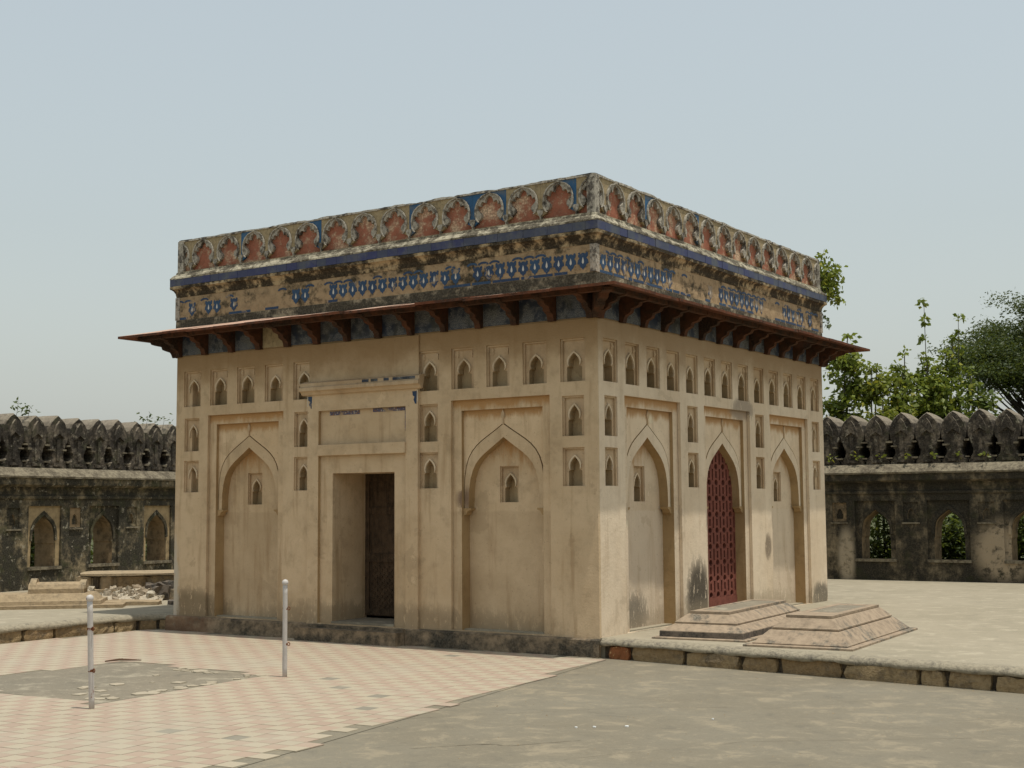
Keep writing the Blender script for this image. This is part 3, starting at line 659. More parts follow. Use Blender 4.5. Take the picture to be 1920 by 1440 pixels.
# --- stone lattice in the middle arch of the right face
def lattice():
    b = MB(FB); c0, c1, z0, z1 = 3.12, 4.48, 0.28, 2.65
    holes = []; p = 0.2350; du = 3.815; dz = 0.312
    for i in range(-3, 3):
        for j in range(10):
            u = du + i * p; z = dz + j * p * 0.998
            if z > 2.5: continue
            if c0 + .07 < u < c1 - .07:
                holes.append([(u + .056 * math.cos(t), z + .046 * math.sin(t)) for t in [2 * math.pi * (k + .5) / 8 for k in range(8)]])
                holes.append(rect(u - .026, u + .026, z + p / 2 - .050, z + p / 2 + .050))
            uu = u + p / 2
            if c0 + .05 < uu < c1 - .05: holes.append(rect(uu - .023, uu + .023, z + p / 2 - .084, z + p / 2 + .084))
    b.prism(rect(c0, c1, z0, z1), -0.27, -0.215, holes)
    o = b.build("stone_lattice", M['lattice'], tomb)
    b = MB(FB); b.box(c0, c1, -0.05, 0.275, -0.275, -0.205); b.build("lattice_sill", M['lattice'], o)
lattice()

# --- bracket zone, eave
for face, F in FACES.items():
    full = face in 'AB'
    b = MB(F); b.box(0.013, L - 0.013, HW - 0.002, 4.45, -0.3, -0.012); b.build("eave_wall", M['plaster'], tomb)
    BU = [0.0625 + 0.575 * k for k in range(14)]
    if full:
        for k in range(13):
            u0, u1 = BU[k] + 0.06, BU[k + 1] - 0.06
            if face == 'A' and k == 9:
                mt = M['spandrel']
            else: mt = M['script']
            b = MB(F); b.box(u0 - 0.005, u1 + 0.005, HW + 0.02, 4.34, -0.011, 0.003); b.build("inscribed_tile" if mt is M['script'] else "plain_tile", mt, tomb)
    prof = [(-.01, 3.978), (.055, 3.972), (.07, 4.03), (.085, 4.06), (.14, 4.085), (.165, 4.10), (.175, 4.145), (.25, 4.165), (.285, 4.18), (.30, 4.215), (.40, 4.228), (.425, 4.235), (.43, 4.262), (.43, 4.272), (-.01, 4.352)]
    bmesh_me = None
    for k, u in enumerate(BU):
        rs = random.Random(k * 5 + ord(face)); wd = 0.045 + rs.uniform(-.004, .004)
        b = MB(lambda uu_, v, d, F=F, u=u: F(u + d, v, uu_))
        b.prism(prof, -wd, wd); b.build("eave_bracket", M['sandstone_red'], tomb)
    b = MB(F); b.prism([(0, 4.262), (L, 4.262), (L + .34, 4.262), (-.34, 4.262)], 0, 0) if False else None
    # beam over the bracket noses
    b = MB(F); m = 0.40
    for d0, d1, z0, z1 in ((0.34, 0.42, 4.236, 4.30),):
        ids = b.grid([[(-d0, z0, d0), (-d0, z1, d0), (-d1, z1, d1), (-d1, z0, d1)], [(L + d0, z0, d0), (L + d0, z1, d0), (L + d1, z1, d1), (L + d1, z0, d1)]], closed=True)
    b.build("eave_beam", M['sandstone_red'], tomb)
    # slabs
    cuts = [-0.64] + ([0.28, 0.97, 1.62, 2.38, 2.93, 3.62, 4.20, 4.95, 5.52, 6.15, 6.72, 7.25] if face == 'A' else [0.4 + 0.66 * k for k in range(11)]) + [L + 0.64]
    for k, (u0, u1) in enumerate(zip(cuts, cuts[1:])):
        rs = random.Random(k * 13 + ord(face)); j = rs.uniform(-0.014, 0.014); dz = rs.uniform(-0.008, 0.008)
        uc = (u0 + u1) / 2
        zw = (4.405 + 0.040 * min(1, max(0, (uc - 1.0) / 5.5)) if face == 'A' else 4.41) + rs.uniform(-.006, .006)
        first, last = k == 0, k == len(cuts) - 2
        td = 0.64 + (j if not (first or last) else 0)
        i0 = 0.0 if first else u0 + 0.003; i1 = L if last else u1 - 0.003
        o0 = u0 if first else u0 + 0.003; o1 = u1 if last else u1 - 0.003
        b = MB(F); zt = 4.292 + (dz if not (first or last) else 0); th = 0.036
        m = 6
        top = [[(i0 + (i1 - i0) * s / m, zw, 0.0) for s in range(m + 1)], [(o0 + (o1 - o0) * s / m, zt + 0.003 * nz(o0 + s, k, 1, 3), td + 0.006 * nz(s * .7, k, ord(face), 1.7)) for s in range(m + 1)]]
        bot = [[(u, z - th, d) for u, z, d in r] for r in top]
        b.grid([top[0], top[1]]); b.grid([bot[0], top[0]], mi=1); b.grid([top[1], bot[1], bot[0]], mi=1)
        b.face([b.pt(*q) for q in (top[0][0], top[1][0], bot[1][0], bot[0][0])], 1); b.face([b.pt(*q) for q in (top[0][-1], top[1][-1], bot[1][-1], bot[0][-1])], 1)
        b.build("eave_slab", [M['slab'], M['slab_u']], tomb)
# diagonal corner brackets
for (cx, cy, ax, ay) in ((0, 0, 1, -1), (-L, 0, -1, -1), (0, L, 1, 1), (-L, L, -1, 1)):
    e = Vector((ax, ay, 0)); s = Vector((-ay, ax, 0)).normalized()
    b = MB(lambda q, v, d, e=e, s=s, cx=cx, cy=cy: tuple(Vector((cx, cy, v)) + e * q + s * d))
    b.prism(prof, -0.06, 0.06); b.build("eave_bracket", M['sandstone_red'], tomb)

# --- upper wall: stained base, frieze, mouldings, tile band, ledge
def strip(F, prof, name, mat, amp=0.0, seed=0, n=70):
    b = MB(F); rows = []
    for i in range(n + 1):
        row = []
        for k, (d, z) in enumerate(prof):
            u = -d + (L + 2 * d) * i / n
            e = amp * (nz(u * 2.3, k * .7, seed + ord(name[0])) + 0.6 * nz(u * 9, k, seed + 3)) if 0 < i < n else 0
            row.append((u, z + e * 0.7, d + e))
        rows.append(row)
    b.grid(rows); return b.build(name, mat, tomb)
rsx = random.Random(21)
for (cx, cy) in ((0, 0), (-L, 0), (0, L)):
    b = MB(lambda u, v, d: (u, d, v)); sx = 1 if cx == 0 else -1; sy = -1 if cy == 0 else 1
    b.box(min(cx - sx * .06, cx + sx * .03), max(cx - sx * .06, cx + sx * .03), 4.56, 4.915, min(cy - sy * .06, cy + sy * .03), max(cy - sy * .06, cy + sy * .03)); b.build("corner_strip", M['relief'], tomb)
for face, F in FACES.items():
    sd_ = ord(face)
    strip(F, [(0.012, 4.35), (0.020, 4.36), (0.022, 4.45), (0.020, 4.553), (0.012, 4.556)], "base_band", M['base_band'], 0.004, sd_)
    strip(F, [(0.010, 4.55), (0.013, 4.555), (0.013, 4.925), (0.010, 4.93)], "frieze", M['frieze'], 0.0015, sd_)
    strip(F, [(0.008, 4.915), (0.020, 4.918), (0.024, 4.945), (0.030, 4.98), (0.052, 5.02), (0.078, 5.042), (0.092, 5.045), (0.095, 5.085), (0.080, 5.092)], "cornice_moulding", M['moulding'], 0.006, sd_ + 1, 110)
    strip(F, [(0.07, 5.198), (0.096, 5.200), (0.094, 5.222), (0.060, 5.262), (0.030, 5.285), (0.022, 5.318), (-0.06, 5.325)], "ledge", M['ledge'], 0.007, sd_ + 2, 110)
    b = MB(F); b.box(0.01, L - 0.01, 4.3, 5.33, -0.3, 0.006); b.build("upper_wall", M['frieze'], tomb)
    # cobalt tile band
    if face in 'AB':
        nT = 41; u = -0.092; k = 0
        while u < L + 0.085:
            w = 0.19 + rsx.uniform(-.02, .02); u1 = min(u + w, L + 0.092)
            if L + 0.092 - u1 < 0.06: u1 = L + 0.092
            b = MB(F); b.box(u + .0015, u1 - .0015, 5.090 + rsx.uniform(0, .004), 5.199, 0.05, 0.092 + rsx.uniform(-.002, .003)); b.build("blue_tile", M['blue'], tomb)
            u = u1
    else:
        b = MB(F); b.box(-0.09, L + 0.09, 5.09, 5.199, 0.05, 0.092); b.build("blue_tile", M['blue'], tomb)
# inlaid frieze motifs
def motif_mesh():
    b = MB()
    half = [(0, .150), (.020, .146), (.034, .132), (.052, .160), (.074, .150), (.072, .105), (.050, .084), (.074, .062), (.082, .015), (.052, .004), (.036, -.030), (.018, -.040), (0, -.066)]
    drop = [(0, .100), (.013, .058), (.017, .030), (0, .008), (-.017, .030), (-.013, .058)]
    poly = half + [(-x, z) for x, z in half[-2:0:-1]]
    b.prism(poly, 0.0, 0.004, [drop], back=False)
    b.prism([(x * .95, z) for x, z in drop], 0.0, 0.0035, mi=1, back=False)
    o = b.build("inlay_motif", [M['motif'], M['white']]); me = o.data; bpy.data.objects.remove(o); return me
def hook_mesh():
    b = MB()
    pts = [(.088 * math.cos(t), .04 * math.sin(t)) for t in [math.pi * k / 8 for k in range(9)]]
    inn = [(.060 * math.cos(t), .020 * math.sin(t) - .008) for t in [math.pi * k / 8 for k in range(9)]]
    b.prism(pts + inn[::-1], 0, 0.0035, back=False)
    o = b.build("inlay_arc", M['motif']); me = o.data; bpy.data.objects.remove(o); return me
MM, MA = motif_mesh(), hook_mesh()
rs = random.Random(5)
for face in 'AB':
    for k in range(41):
        u = 0.17 + 0.182 * k; z = 4.662
        if face == 'A': pr = 0.97 if u < 3.0 else 0.72 if u < 4.8 else 0.5 if u < 5.3 else 0.08 if u < 6.3 else 0.55
        else: pr = 0.97 if u < 2.1 else 0.5 if u < 2.7 else 0.05 if u < 3.5 else 0.85 if u < 5.0 else 0.35 if u < 5.5 else 0.8
        m = NROT[face].to_4x4(); m.translation = Vector(FACES[face](u, z, 0.0135))
        if rs.random() < pr: o = link("inlay_motif", MM, tomb); o.matrix_local = m @ Matrix.Diagonal((1, rs.uniform(.92, 1.05), 1, 1))
        if rs.random() < pr * 0.75:
            m2 = m.copy(); m2.translation = Vector(FACES[face](u + .091, z + .165, 0.0135)); o = link("inlay_arc", MA, tomb); o.matrix_local = m2
    u = 0.05
    while u < L - 0.2:
        w = rs.uniform(0.15, 0.5)
        if rs.random() < (0.75 if u < 3.2 else 0.4):
            b = MB(FACES[face]); b.box(u, min(u + w, L - .02), 4.562, 4.598, 0.0135, 0.0165); b.build("inlay_band", M['motif'], tomb)
        u += w + 0.03

# --- parapet with cusped relief
p = L / 14; hh = 0.46; zb = 5.322
inner_half = [(.44, .075), (.395, .15), (.36, .20), (.315, .215), (.245, .255), (.205, .33), (.215, .42), (.285, .50), (.325, .56), (.328, .63), (.300, .675), (.262, .665), (.235, .635), (.225, .70), (.200, .755), (.160, .765), (.112, .725), (.100, .80), (.072, .87), (0.0, .935)]
outer_half = [(.325, .19), (.37, .235), (.41, .32), (.428, .44), (.422, .58), (.392, .72), (.325, .85), (.21, .955), (.09, 1.0), (0.0, 1.035)]
def relief_mesh(side):
    """raised cusped band round one red panel; side: 0 whole, -1/+1 only one half"""
    b = MB()
    inn = [(x * p * 1.13, z * hh * 1.02) for x, z in inner_half[3:]]; out = [(x * p, z * hh) for x, z in outer_half]
    if side == 0: poly = out + [(-x, z) for x, z in out[-2::-1]] + [(-x, z) for x, z in inn[:-1]] + [(x, z) for x, z in inn[::-1]]
    else: poly = [(side * x, z) for x, z in out] + [(side * x, z) for x, z in inn[::-1]]
    b.prism(poly, -0.07, 0.004)
    mid = [((a[0] + c[0]) / 2, (a[1] + c[1]) / 2) for a, c in zip(out[1:], out[2:])]
    # proud outer lip of the band
    lip = [(x, z) for x, z in out]; lin = [(x * 0.90, z * 0.965 + .004) for x, z in out]
    if side == 0: pl = lip + [(-x, z) for x, z in lip[-2::-1]] + [(-x, z) for x, z in lin[:-1]] + lin[::-1]
    else: pl = [(side * x, z) for x, z in lip] + [(side * x, z) for x, z in lin[::-1]]
    b.prism(pl, 0.003, 0.020)
    o = b.build("relief_band", M['relief']); me = o.data; bpy.data.objects.remove(o); return me
RM = {k: relief_mesh(k) for k in (0, -1, 1)}
def spandrel_mesh(side, mat):
    b = MB(); out = [(x * p, z * hh) for x, z in outer_half]
    arc = [(side * (p / 2 - x), z) for x, z in out]
    b.prism([(side * .0012, .485), (side * .0012, .085 * hh)] + arc + [(arc[-1][0], .485)], -0.06, -0.006)
    o = b.build("spandrel_tile", M[mat]); me = o.data; bpy.data.objects.remove(o); return me
SPM = {(sd__, mt_): spandrel_mesh(sd__, mt_) for sd__ in (-1, 1) for mt_ in ('spandrel', 'azure')}
def pendant_mesh():
    b = MB(); b.prism([(0, .025), (.035, .075), (.048, .115), (.03, .135), (-.03, .135), (-.048, .115), (-.035, .075)], -0.06, 0.014)
    b.prism([(-.006, 0), (.006, 0), (.006, .03), (-.006, .03)], -0.06, 0.012)
    o = b.build("pendant", M['relief']); me = o.data; bpy.data.objects.remove(o); return me
PEN = pendant_mesh()
for face, F in FACES.items():
    b = MB(F); b.box(0.06, L - 0.06, zb, zb + 0.475, -0.30, -0.05); par = b.build("parapet", M['red'], tomb)
    b = MB(F); rows = []
    for i in range(121):
        u = L * i / 120; e = 0.014 * nz(u * 3, ord(face), 1) + 0.012 * nz(u * 11, ord(face), 4) + 0.02 * min(0, nz(u * 1.3, ord(face), 8))
        if i in (0, 120): e = 0.0
        rows.append([(u, 5.795, -0.03), (u, 5.80, 0.006 + e * .5), (u, 5.828 + e, 0.004 + e * .4), (u, 5.835 + e, -0.05), (u, 5.83 + e * .5, -0.30), (u, 5.79, -0.305)])
    b.grid(rows); b.build("coping", M['relief'], tomb)
    if face in 'AB':
        az = {'A': {(5, -1), (3, -1), (3, 1), (2, 1), (0, 1), (8, 1), (11, -1)}, 'B': {(2, 1), (5, -1)}}[face]
        for k in range(15):
            u = p * k
            m = NROT[face].to_4x4(); m.translation = Vector(F(u, zb, -0.004 if k not in (0, 14) else -0.006))
            o = link("relief_band", RM[0 if 0 < k < 14 else (1 if k == 0 else -1)], par); o.matrix_local = m
            if k < 14:
                m = NROT[face].to_4x4(); m.translation = Vector(F(u + p / 2, zb, -0.004))
                for sd__ in (-1, 1):
                    o = link("spandrel_tile", SPM[sd__, 'azure' if (k, sd__) in az else 'spandrel'], par); o.matrix_local = m
                o = link("pendant", PEN, par); o.matrix_local = m
for (cx, cy) in ((0, 0), (-L, 0), (0, L)):
    b = MB(lambda u, v, d: (u, d, v)); sx = 0.012; 
    b.box(cx - (0.105 if cx == 0 else -0.105) if cx == 0 else cx - 0.012, cx + 0.012 if cx == 0 else cx + 0.105, zb, 5.81, (cy - 0.012) if cy == 0 else cy - 0.105, (cy + 0.105) if cy == 0 else cy + 0.012)
    b.build("corner_post", M['relief'], tomb)
b = MB(); b.prism([(-.25, .25), (-L + .25, .25), (-L + .25, L - .25), (-.25, L - .25)], 5.0, 5.35); b.build("roof", M['terrace'], tomb)

# ================================================================== COURTYARD WALLS
def merlon_meshes(pitch, depth):
    w = pitch * 0.49
    half = [(w * .99, 0), (w * .97, .07), (w * .82, .10), (w * .74, .15), (w * .66, .17), (w * .58, .24), (w * .58, .32), (w * .68, .34), (w * .70, .40), (w * .78, .44), (w * .80, .49), (w * .97, .54), (w * 1.0, .64), (w * .97, .75), (w * .86, .87), (w * .63, .97), (w * .32, 1.045), (0, 1.10)]
    res = []
    for s in range(3):
        b = MB(); rows = []
        for kd, (d, sc) in enumerate(((0.0, 0.93), (-0.035, 1.0), (-depth * .5, 1.0), (-depth, 0.98))):
            prof = half + [(-x, z) for x, z in half[-2::-1]]
            rows.append([(x * sc + .012 * nz(x * 9, z * 9, s * 7 + kd), z * (0.985 if sc < 1 else 1) + .012 * nz(x * 7 + 3, z * 7, s * 5 + kd), d + .014 * nz(x * 8, z * 8, s * 3 + kd + 11)) for x, z in prof])
        ids = b.grid(rows)
        n = len(ids[0]); h = n // 2
        for r_ in (ids[0], ids[-1]):
            for i in range(h): b.face((r_[i], r_[i + 1], r_[n - 2 - i], r_[n - 1 - i]) if i < h - 1 else (r_[i], r_[i + 1], r_[i + 2]))
        # carved leaf on the front
        b.prism([(x * .50 * w / w, .62 + z) for x, z in ((w, 0), (w * .9, .14), (w * .5, .27), (0, .36), (-w * .5, .27), (-w * .9, .14), (-w, 0), (-w * .45, .05), (0, .10), (w * .45, .05))], -0.02, 0.05)
        b.box(-w * .16, w * .16, .16, .60, -0.02, 0.03); b.box(-w * .42, w * .42, .04, .10, -0.02, 0.035)
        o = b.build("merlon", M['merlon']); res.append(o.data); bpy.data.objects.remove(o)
    return res
def knob_mesh():
    b = MB(); b.box(-.05, .05, 0, .045, -0.05, .07); o = b.build("stone_boss", M['bledge']); me = o.data; bpy.data.objects.remove(o); return me
KNOB = knob_mesh()
def court_wall(name, label, org, ang, t0, t1, arch_c, apitch, mpitch, m_off, thick, mat):
    e = Vector((math.cos(ang), math.sin(ang), 0)); nn = Vector((math.sin(ang), -math.cos(ang), 0))      # nn points into the court
    F = lambda u, v, d: tuple(Vector(org) + e * u + nn * d + Vector((0, 0, v)))
    th = thing(name, label, "wall")
    k0 = math.ceil((t0 - arch_c) / apitch); k1 = math.floor((t1 - arch_c) / apitch)
    cs = [arch_c + k * apitch for k in range(k0, k1 + 1) if t0 + .5 < arch_c + k * apitch < t1 - .5]
    ns = [c + apitch / 2 for c in cs if c + apitch / 2 < t1 - .3]
    fw = 0.44
    b = MB(F)
    nh = [cusp(0.075, 0.20, 1.31) for c in ns]
    b.prism(rect(t0, t1, -0.75, 2.12), -0.06, 0.0, [rect(c - fw, c + fw, 0.46, 1.70) for c in cs] + [rect(c - .16, c + .16, 1.25, 1.66) for c in ns])
    wall = b.build("wall_face", mat, th)
    b = MB(F)
    ho = []
    for c in cs:
        ar = arch(c, 0.30, 0.98, 1.50, 6)
        ho.append([(c + .315, 0.44), (c + .315, .90), (c + .30, .93)] + ar + [(c - .30, .93), (c - .315, .90), (c - .315, 0.44)])
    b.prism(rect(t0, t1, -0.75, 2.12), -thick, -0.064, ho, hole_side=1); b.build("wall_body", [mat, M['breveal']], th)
    for c in ns:
        b = MB(F); poly = [(c + x, z) for x, z in cusp(0.075, 0.22, 1.31)]
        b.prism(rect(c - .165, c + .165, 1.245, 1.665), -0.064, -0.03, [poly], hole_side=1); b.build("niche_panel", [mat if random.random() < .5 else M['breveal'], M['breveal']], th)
        b = MB(F); b.box(c - .19, c + .19, 1.205, 1.235, 0.0005, 0.03); b.build("niche_sill", M['bledge'], th)
    for q, c in enumerate(cs):
        lf = name == "courtyard_wall" and abs(ang) > 1
        if lf and abs((c - arch_c) / apitch - 0) > -1 and round((c - arch_c) / apitch) != 0 or lf and round((c - arch_c) / apitch) == -1:
            b = MB(F); a2 = arch(c, 0.315, 0.98, 1.515, 6)
            b.prism([(c + .438, .456), (c + .438, 1.698), (c - .438, 1.698), (c - .438, .456), (c - .33, .456), (c - .33, .92)] + a2[::-1] + [(c + .33, .92), (c + .33, .456)], -0.0635, -0.048); b.build("plaster_panel", M['ochre_old'], th)
        b = MB(F); b.box(c - .45, c + .45, 0.395, 0.455, -0.055, 0.035); b.build("opening_sill", M['bledge'], th)
        b = MB(F); b.prism(arch(c, .365, .99, 1.60, 6) + arch(c, .31, .98, 1.515, 6)[::-1], -0.062, -0.03); b.build("arch_band", mat, th)
    # bands and the sloping ledge
    def lstrip(prof, nm, m, amp, seed, n):
        bb = MB(F); rows = []
        for i in range(n + 1):
            u = t0 + (t1 - t0) * i / n
            rows.append([(u, z + amp * nz(u * 3, k, seed), d + amp * nz(u * 5, k, seed + 4)) for k, (d, z) in enumerate(prof)])
        bb.grid(rows); return bb.build(nm, m, th)
    n = int((t1 - t0) / 0.16)
    lstrip([(0.0, 1.84), (0.035, 1.85), (0.04, 1.90), (0.0, 1.915)], "string_course", mat, 0.008, 1, n)
    lstrip([(0.0, 2.08), (0.09, 2.10), (0.155, 2.13), (0.165, 2.27), (0.15, 2.275)], "fascia", mat, 0.008, 2, n)
    lstrip([(0.15, 2.265), (0.195, 2.27), (0.20, 2.305), (0.10, 2.40), (0.0, 2.475), (-0.12, 2.50), (-0.86, 2.50), (-0.86, 2.0)], "sloping_ledge", M['bledge'], 0.010, 3, n)
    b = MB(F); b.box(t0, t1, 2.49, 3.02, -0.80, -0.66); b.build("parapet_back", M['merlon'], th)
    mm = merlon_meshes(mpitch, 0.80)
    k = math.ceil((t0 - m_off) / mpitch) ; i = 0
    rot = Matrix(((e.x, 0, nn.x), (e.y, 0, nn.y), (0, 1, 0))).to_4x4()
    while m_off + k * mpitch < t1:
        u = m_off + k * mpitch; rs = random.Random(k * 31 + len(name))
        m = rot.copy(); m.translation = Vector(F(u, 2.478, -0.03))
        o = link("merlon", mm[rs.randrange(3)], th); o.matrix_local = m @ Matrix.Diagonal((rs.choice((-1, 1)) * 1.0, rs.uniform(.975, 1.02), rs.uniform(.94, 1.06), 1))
        for sx, zz in ((.5, .115), (.5, .46), (.30, .37), (.70, .37)):
            m = rot.copy(); m.translation = Vector(F(u + mpitch * sx, 2.478 + zz, -0.06 - rs.random() * .03))
            if zz < .2 or rs.random() < .6:
                o = link("stone_boss", KNOB, th); o.matrix_local = m @ Matrix.Diagonal((rs.uniform(.8, 1.4), rs.uniform(.6, 1.0), 1, 1))
        k += 1
    return F
FR = court_wall("courtyard_wall", "blackened battlemented wall with open arches, to the right of the tomb under the trees", (-0.346, 14.25, 0), R(2), -14.2, 12.0, 0.45, 1.56, 0.546, 0.064, 0.60, M['bwall'])
FL = court_wall("courtyard_wall", "lichen-grey battlemented wall with pointed openings, to the left of the tomb behind the graves", (-15.25, 4.22, 0), R(96), -9.0, 10.5, 0.768, 1.66, 0.582, 0.01, 0.62, M['bwall_l'])

# ================================================================== GRAVES
def tier_grave(name, label, c, th, levels, mats, group=None, recess=None):
    t = thing(name, label, "grave", (c[0], c[1], 0), group, th)
    def ring(b, w, l, z): return [(-w, -l, z), (w, -l, z), (w, l, z), (-w, l, z)]
    for nm, rings, m in levels:
        b = MB(); ids = b.grid([ring(b, *r_) for r_ in rings], closed=True)
        b.face(ids[0][::-1]); b.face(ids[-1]); b.build(nm, m, t)
    if recess:
        w, l, w1, l1, z0, z1, off = recess
        b = MB(lambda u, v, d: (u, v, d)); b.prism(rect(-w, w, -l, l), z0, z1, [rect(-w1, w1, -l1 + off, l1 + off)]); b.build("top_slab", M['grave'], t)
        b = MB(); b.face([b.pt(-w1, -l1 + off, z0 + .012), b.pt(w1, -l1 + off, z0 + .012), b.pt(w1, l1 + off, z0 + .012), b.pt(-w1, l1 + off, z0 + .012)]); b.build("sunk_panel", M['patch'], t)
    return t
G = M['grave']
tier_grave("stepped_grave", "two-stage sandstone grave on a full base slab, the right one of two", (2.449, 1.492), 0.074,
    [("base_slab", [(.637, 1.49, -0.03), (.637, 1.49, .022), (.625, 1.478, .028)], G),
     ("lower_tier", [(.552, 1.394, .027), (.556, 1.398, .040), (.54, 1.382, .052), (.535, 1.377, .055), (.415, 1.205, .176), (.400, 1.19, .178)], G),
     ("upper_tier", [(.375, 1.157, .177), (.392, 1.174, .188), (.392, 1.174, .204), (.378, 1.160, .210), (.285, 1.045, .306), (.27, 1.03, .308)], G),
     ("top_moulding", [(.262, 1.012, .307), (.272, 1.022, .314), (.272, 1.022, .326)], G)],
    None, "stepped sandstone graves on the terrace", (.272, 1.022, .175, .62, .3255, .340, .16))
tier_grave("stepped_grave", "stepped sandstone grave with a dark vertical foot, beside the red lattice", (1.032, 1.862), 0.097,
    [("base_slab", [(.60, 1.56, -0.03), (.60, 1.56, .018), (.59, 1.55, .024)], G),
     ("foot_block", [(.533, 1.474, .023), (.53, 1.474, .090)], M['grave_dark']),
     ("lower_tier", [(.528, 1.470, .0895), (.526, 1.468, .098), (.40, 1.30, .172)], G),
     ("upper_tier", [(.388, 1.284, .171), (.400, 1.296, .180), (.400, 1.296, .194), (.388, 1.284, .200), (.275, 1.175, .284), (.262, 1.165, .286)], G),
     ("top_moulding", [(.243, 1.148, .285), (.252, 1.157, .291), (.252, 1.157, .304)], G)],
    None, "stepped sandstone graves on the terrace", (.252, 1.157, .17, .95, .3035, .318, .05))
# left: low ochre grave with rounded head blocks
GL = M['grave_l']
tl = thing("low_grave", "low ochre stone grave with rounded end blocks, left of the rubble heap", "grave", (-10.72, 0.28, 0), None, R(44))
def lp(nm, u0, u1, v0, v1, z0, z1, sl=0.0, m=None):
    b = MB(); ids = b.grid([[(u0, v0, z0), (u1, v0, z0), (u1, v1, z0), (u0, v1, z0)], [(u0 + sl, v0 + sl, z1), (u1 - sl, v0 + sl, z1), (u1 - sl, v1 - sl, z1), (u0 + sl, v1 - sl, z1)]], closed=True)
    b.face(ids[0][::-1]); b.face(ids[1]); return b.build(nm, m or GL, tl)
lp("base_slab", -1.6, 1.12, -0.70, 0.62, -0.02, 0.055); lp("second_slab", -1.35, 0.75, -0.52, 0.5, 0.053, 0.115, 0.01)
lp("sloping_body", -1.2, 0.68, -0.44, 0.42, 0.113, 0.225, 0.10)
b = MB(lambda u, v, d: (d, u, v))
b.prism([(-.22, .223), (.22, .223), (.22, .30), (.17, .37), (.07, .405), (-.07, .405), (-.17, .37), (-.22, .30)], -0.46, 0.44); b.build("coffer_block", GL, tl)
for d in (-0.44, 0.36):
    b = MB(lambda u, v, d: (d, u, v)); b.prism([(-.20 * math.cos(a), .30 + (.17 if d < 0 else .14) * math.sin(a)) for a in [math.pi * k / 8 for k in range(9)]], d, d + 0.10); b.build("end_block", GL, tl)
# left: table-like platform grave
tt = thing("platform_grave", "raised platform grave with a flat ochre top slab, against the left side of the tomb", "grave", (-11.4, 1.75, 0))
d1 = Vector((0.74, 0.67, 0)).normalized(); d2 = Vector((-0.67, 0.74, 0))
p0 = Vector((-11.68, 1.36, 0))
def slab(nm, o, a, bb, la, lb, z0, z1, m, seed, amp=.008): rough_box(nm, m, tt, o + Vector((0, 0, z0)) - Vector(tt.location), a * la, bb * lb, Vector((0, 0, z1 - z0)), amp, seed, 6, 3, 1)
slab("top_slab", p0 - d1 * .06 - d2 * .05, d1, d2, 3.1, 1.5, 0.425, 0.465, GL, 1, .004)
off = 0.0
for k, (ln, m) in enumerate(((.30, GL), (.14, M['dirt']), (.24, GL), (.62, M['kerbstone']), (.55, M['kerbstone']), (.5, M['rubble']), (.5, GL))):
    slab("side_stone", p0 + d1 * off + d2 * (0.0 if m is not M['dirt'] else .04), d1, d2, ln - .012, 1.3, 0.12, 0.423, m, 7 + k); off += ln
slab("core", p0 + d1 * .05 + d2 * .06, d1, d2, 2.9, 1.2, 0.0, 0.41, M['grave_l'], 3, .002)
for k in range(5): slab("foot_stone", p0 + d1 * (.35 + k * .52) - d2 * .16, d1, d2, .49, .3, -0.03, 0.19 - .02 * (k % 2), M['grave_l'] if k != 2 else M['rubble'], 20 + k, .015)
# rubble heap spilling from its side
rh = thing("rubble_heap", "heap of pale broken masonry spilling at the foot of the platform grave", "rubble", (-10.9, 1.1, 0))
b = MB(); rows = []
for i in range(17):
    q0 = p0 + d1 * (-0.15 + 1.75 * i / 16) - Vector(rh.location)
    rows.append([tuple(q0 - d2 * (0.0 + .72 * j / 6) + Vector((0, 0, max(-.03, .23 * (1 - j / 6) * (.65 + .35 * i / 16) - .02 + .03 * nz(i * .5, j * .7, 4))))) for j in range(7)])
b.grid(rows); b.build("mortar_bed", M['rubble'], rh)
rs = random.Random(9)
for k in range(95):
    s = rs.random(); t = rs.random() ** 1.3
    q = p0 + d1 * (-0.1 + 1.7 * s) - d2 * (0.04 + 0.62 * t) - Vector(rh.location); z = max(0.0, 0.19 * (1 - t) * (0.6 + 0.4 * s)); r = rs.uniform(.06, .16)
    a = rs.uniform(0, 6); ex = Vector((math.cos(a), math.sin(a), rs.uniform(-.3, .3))) * r; ey = Vector((-math.sin(a), math.cos(a), rs.uniform(-.3, .3))) * r * rs.uniform(.6, 1)
    rough_box("rubble_stone", M['rubble'], rh, q + Vector((0, 0, z - .02)) - ex / 2 - ey / 2, ex, ey, Vector((0, 0, r * rs.uniform(.4, .8))), r * .13, k, 2, 2, 1)
for k, (s, t, r) in enumerate(((0.95, .35, .36), (1.15, .1, .42), (1.05, .6, .32), (1.35, .3, .42), (1.5, .05, .45), (.02, .05, .3))):
    q = p0 + d1 * s * 1.3 - d2 * (0.05 + 0.5 * t) - Vector(rh.location)
    rough_box("rubble_stone", M['rubble'] if k == 5 else M['grave_dark'], rh, q, d1 * r, d2 * r * .8, Vector((0.02, 0, r * .8)), .03, 200 + k, 3, 3, 2)  # dark blocks: the tomb's shadow painted into the stone colour
# low slab running past the rubble
b = MB(); lowslab = thing("low_kerb_slab", "long low stone slab at the foot of the platform grave and its rubble", "stone slab", (-10.2, 1.2, 0))
rough_box("slab_stone", M['grave_l'], lowslab, Vector((-10.35, .42, -.02)) - Vector(lowslab.location), d1 * 1.35, d2 * .5, Vector((0, 0, .085)), .008, 5, 6, 2, 1)
rough_box("slab_stone", M['grave_dark'], lowslab, Vector((-9.33, 1.34, -.02)) - Vector(lowslab.location), d1 * 1.6, d2 * .5, Vector((0, 0, .085)), .008, 6, 6, 2, 1)  # slab end nearer the tomb, its shade put into the colour

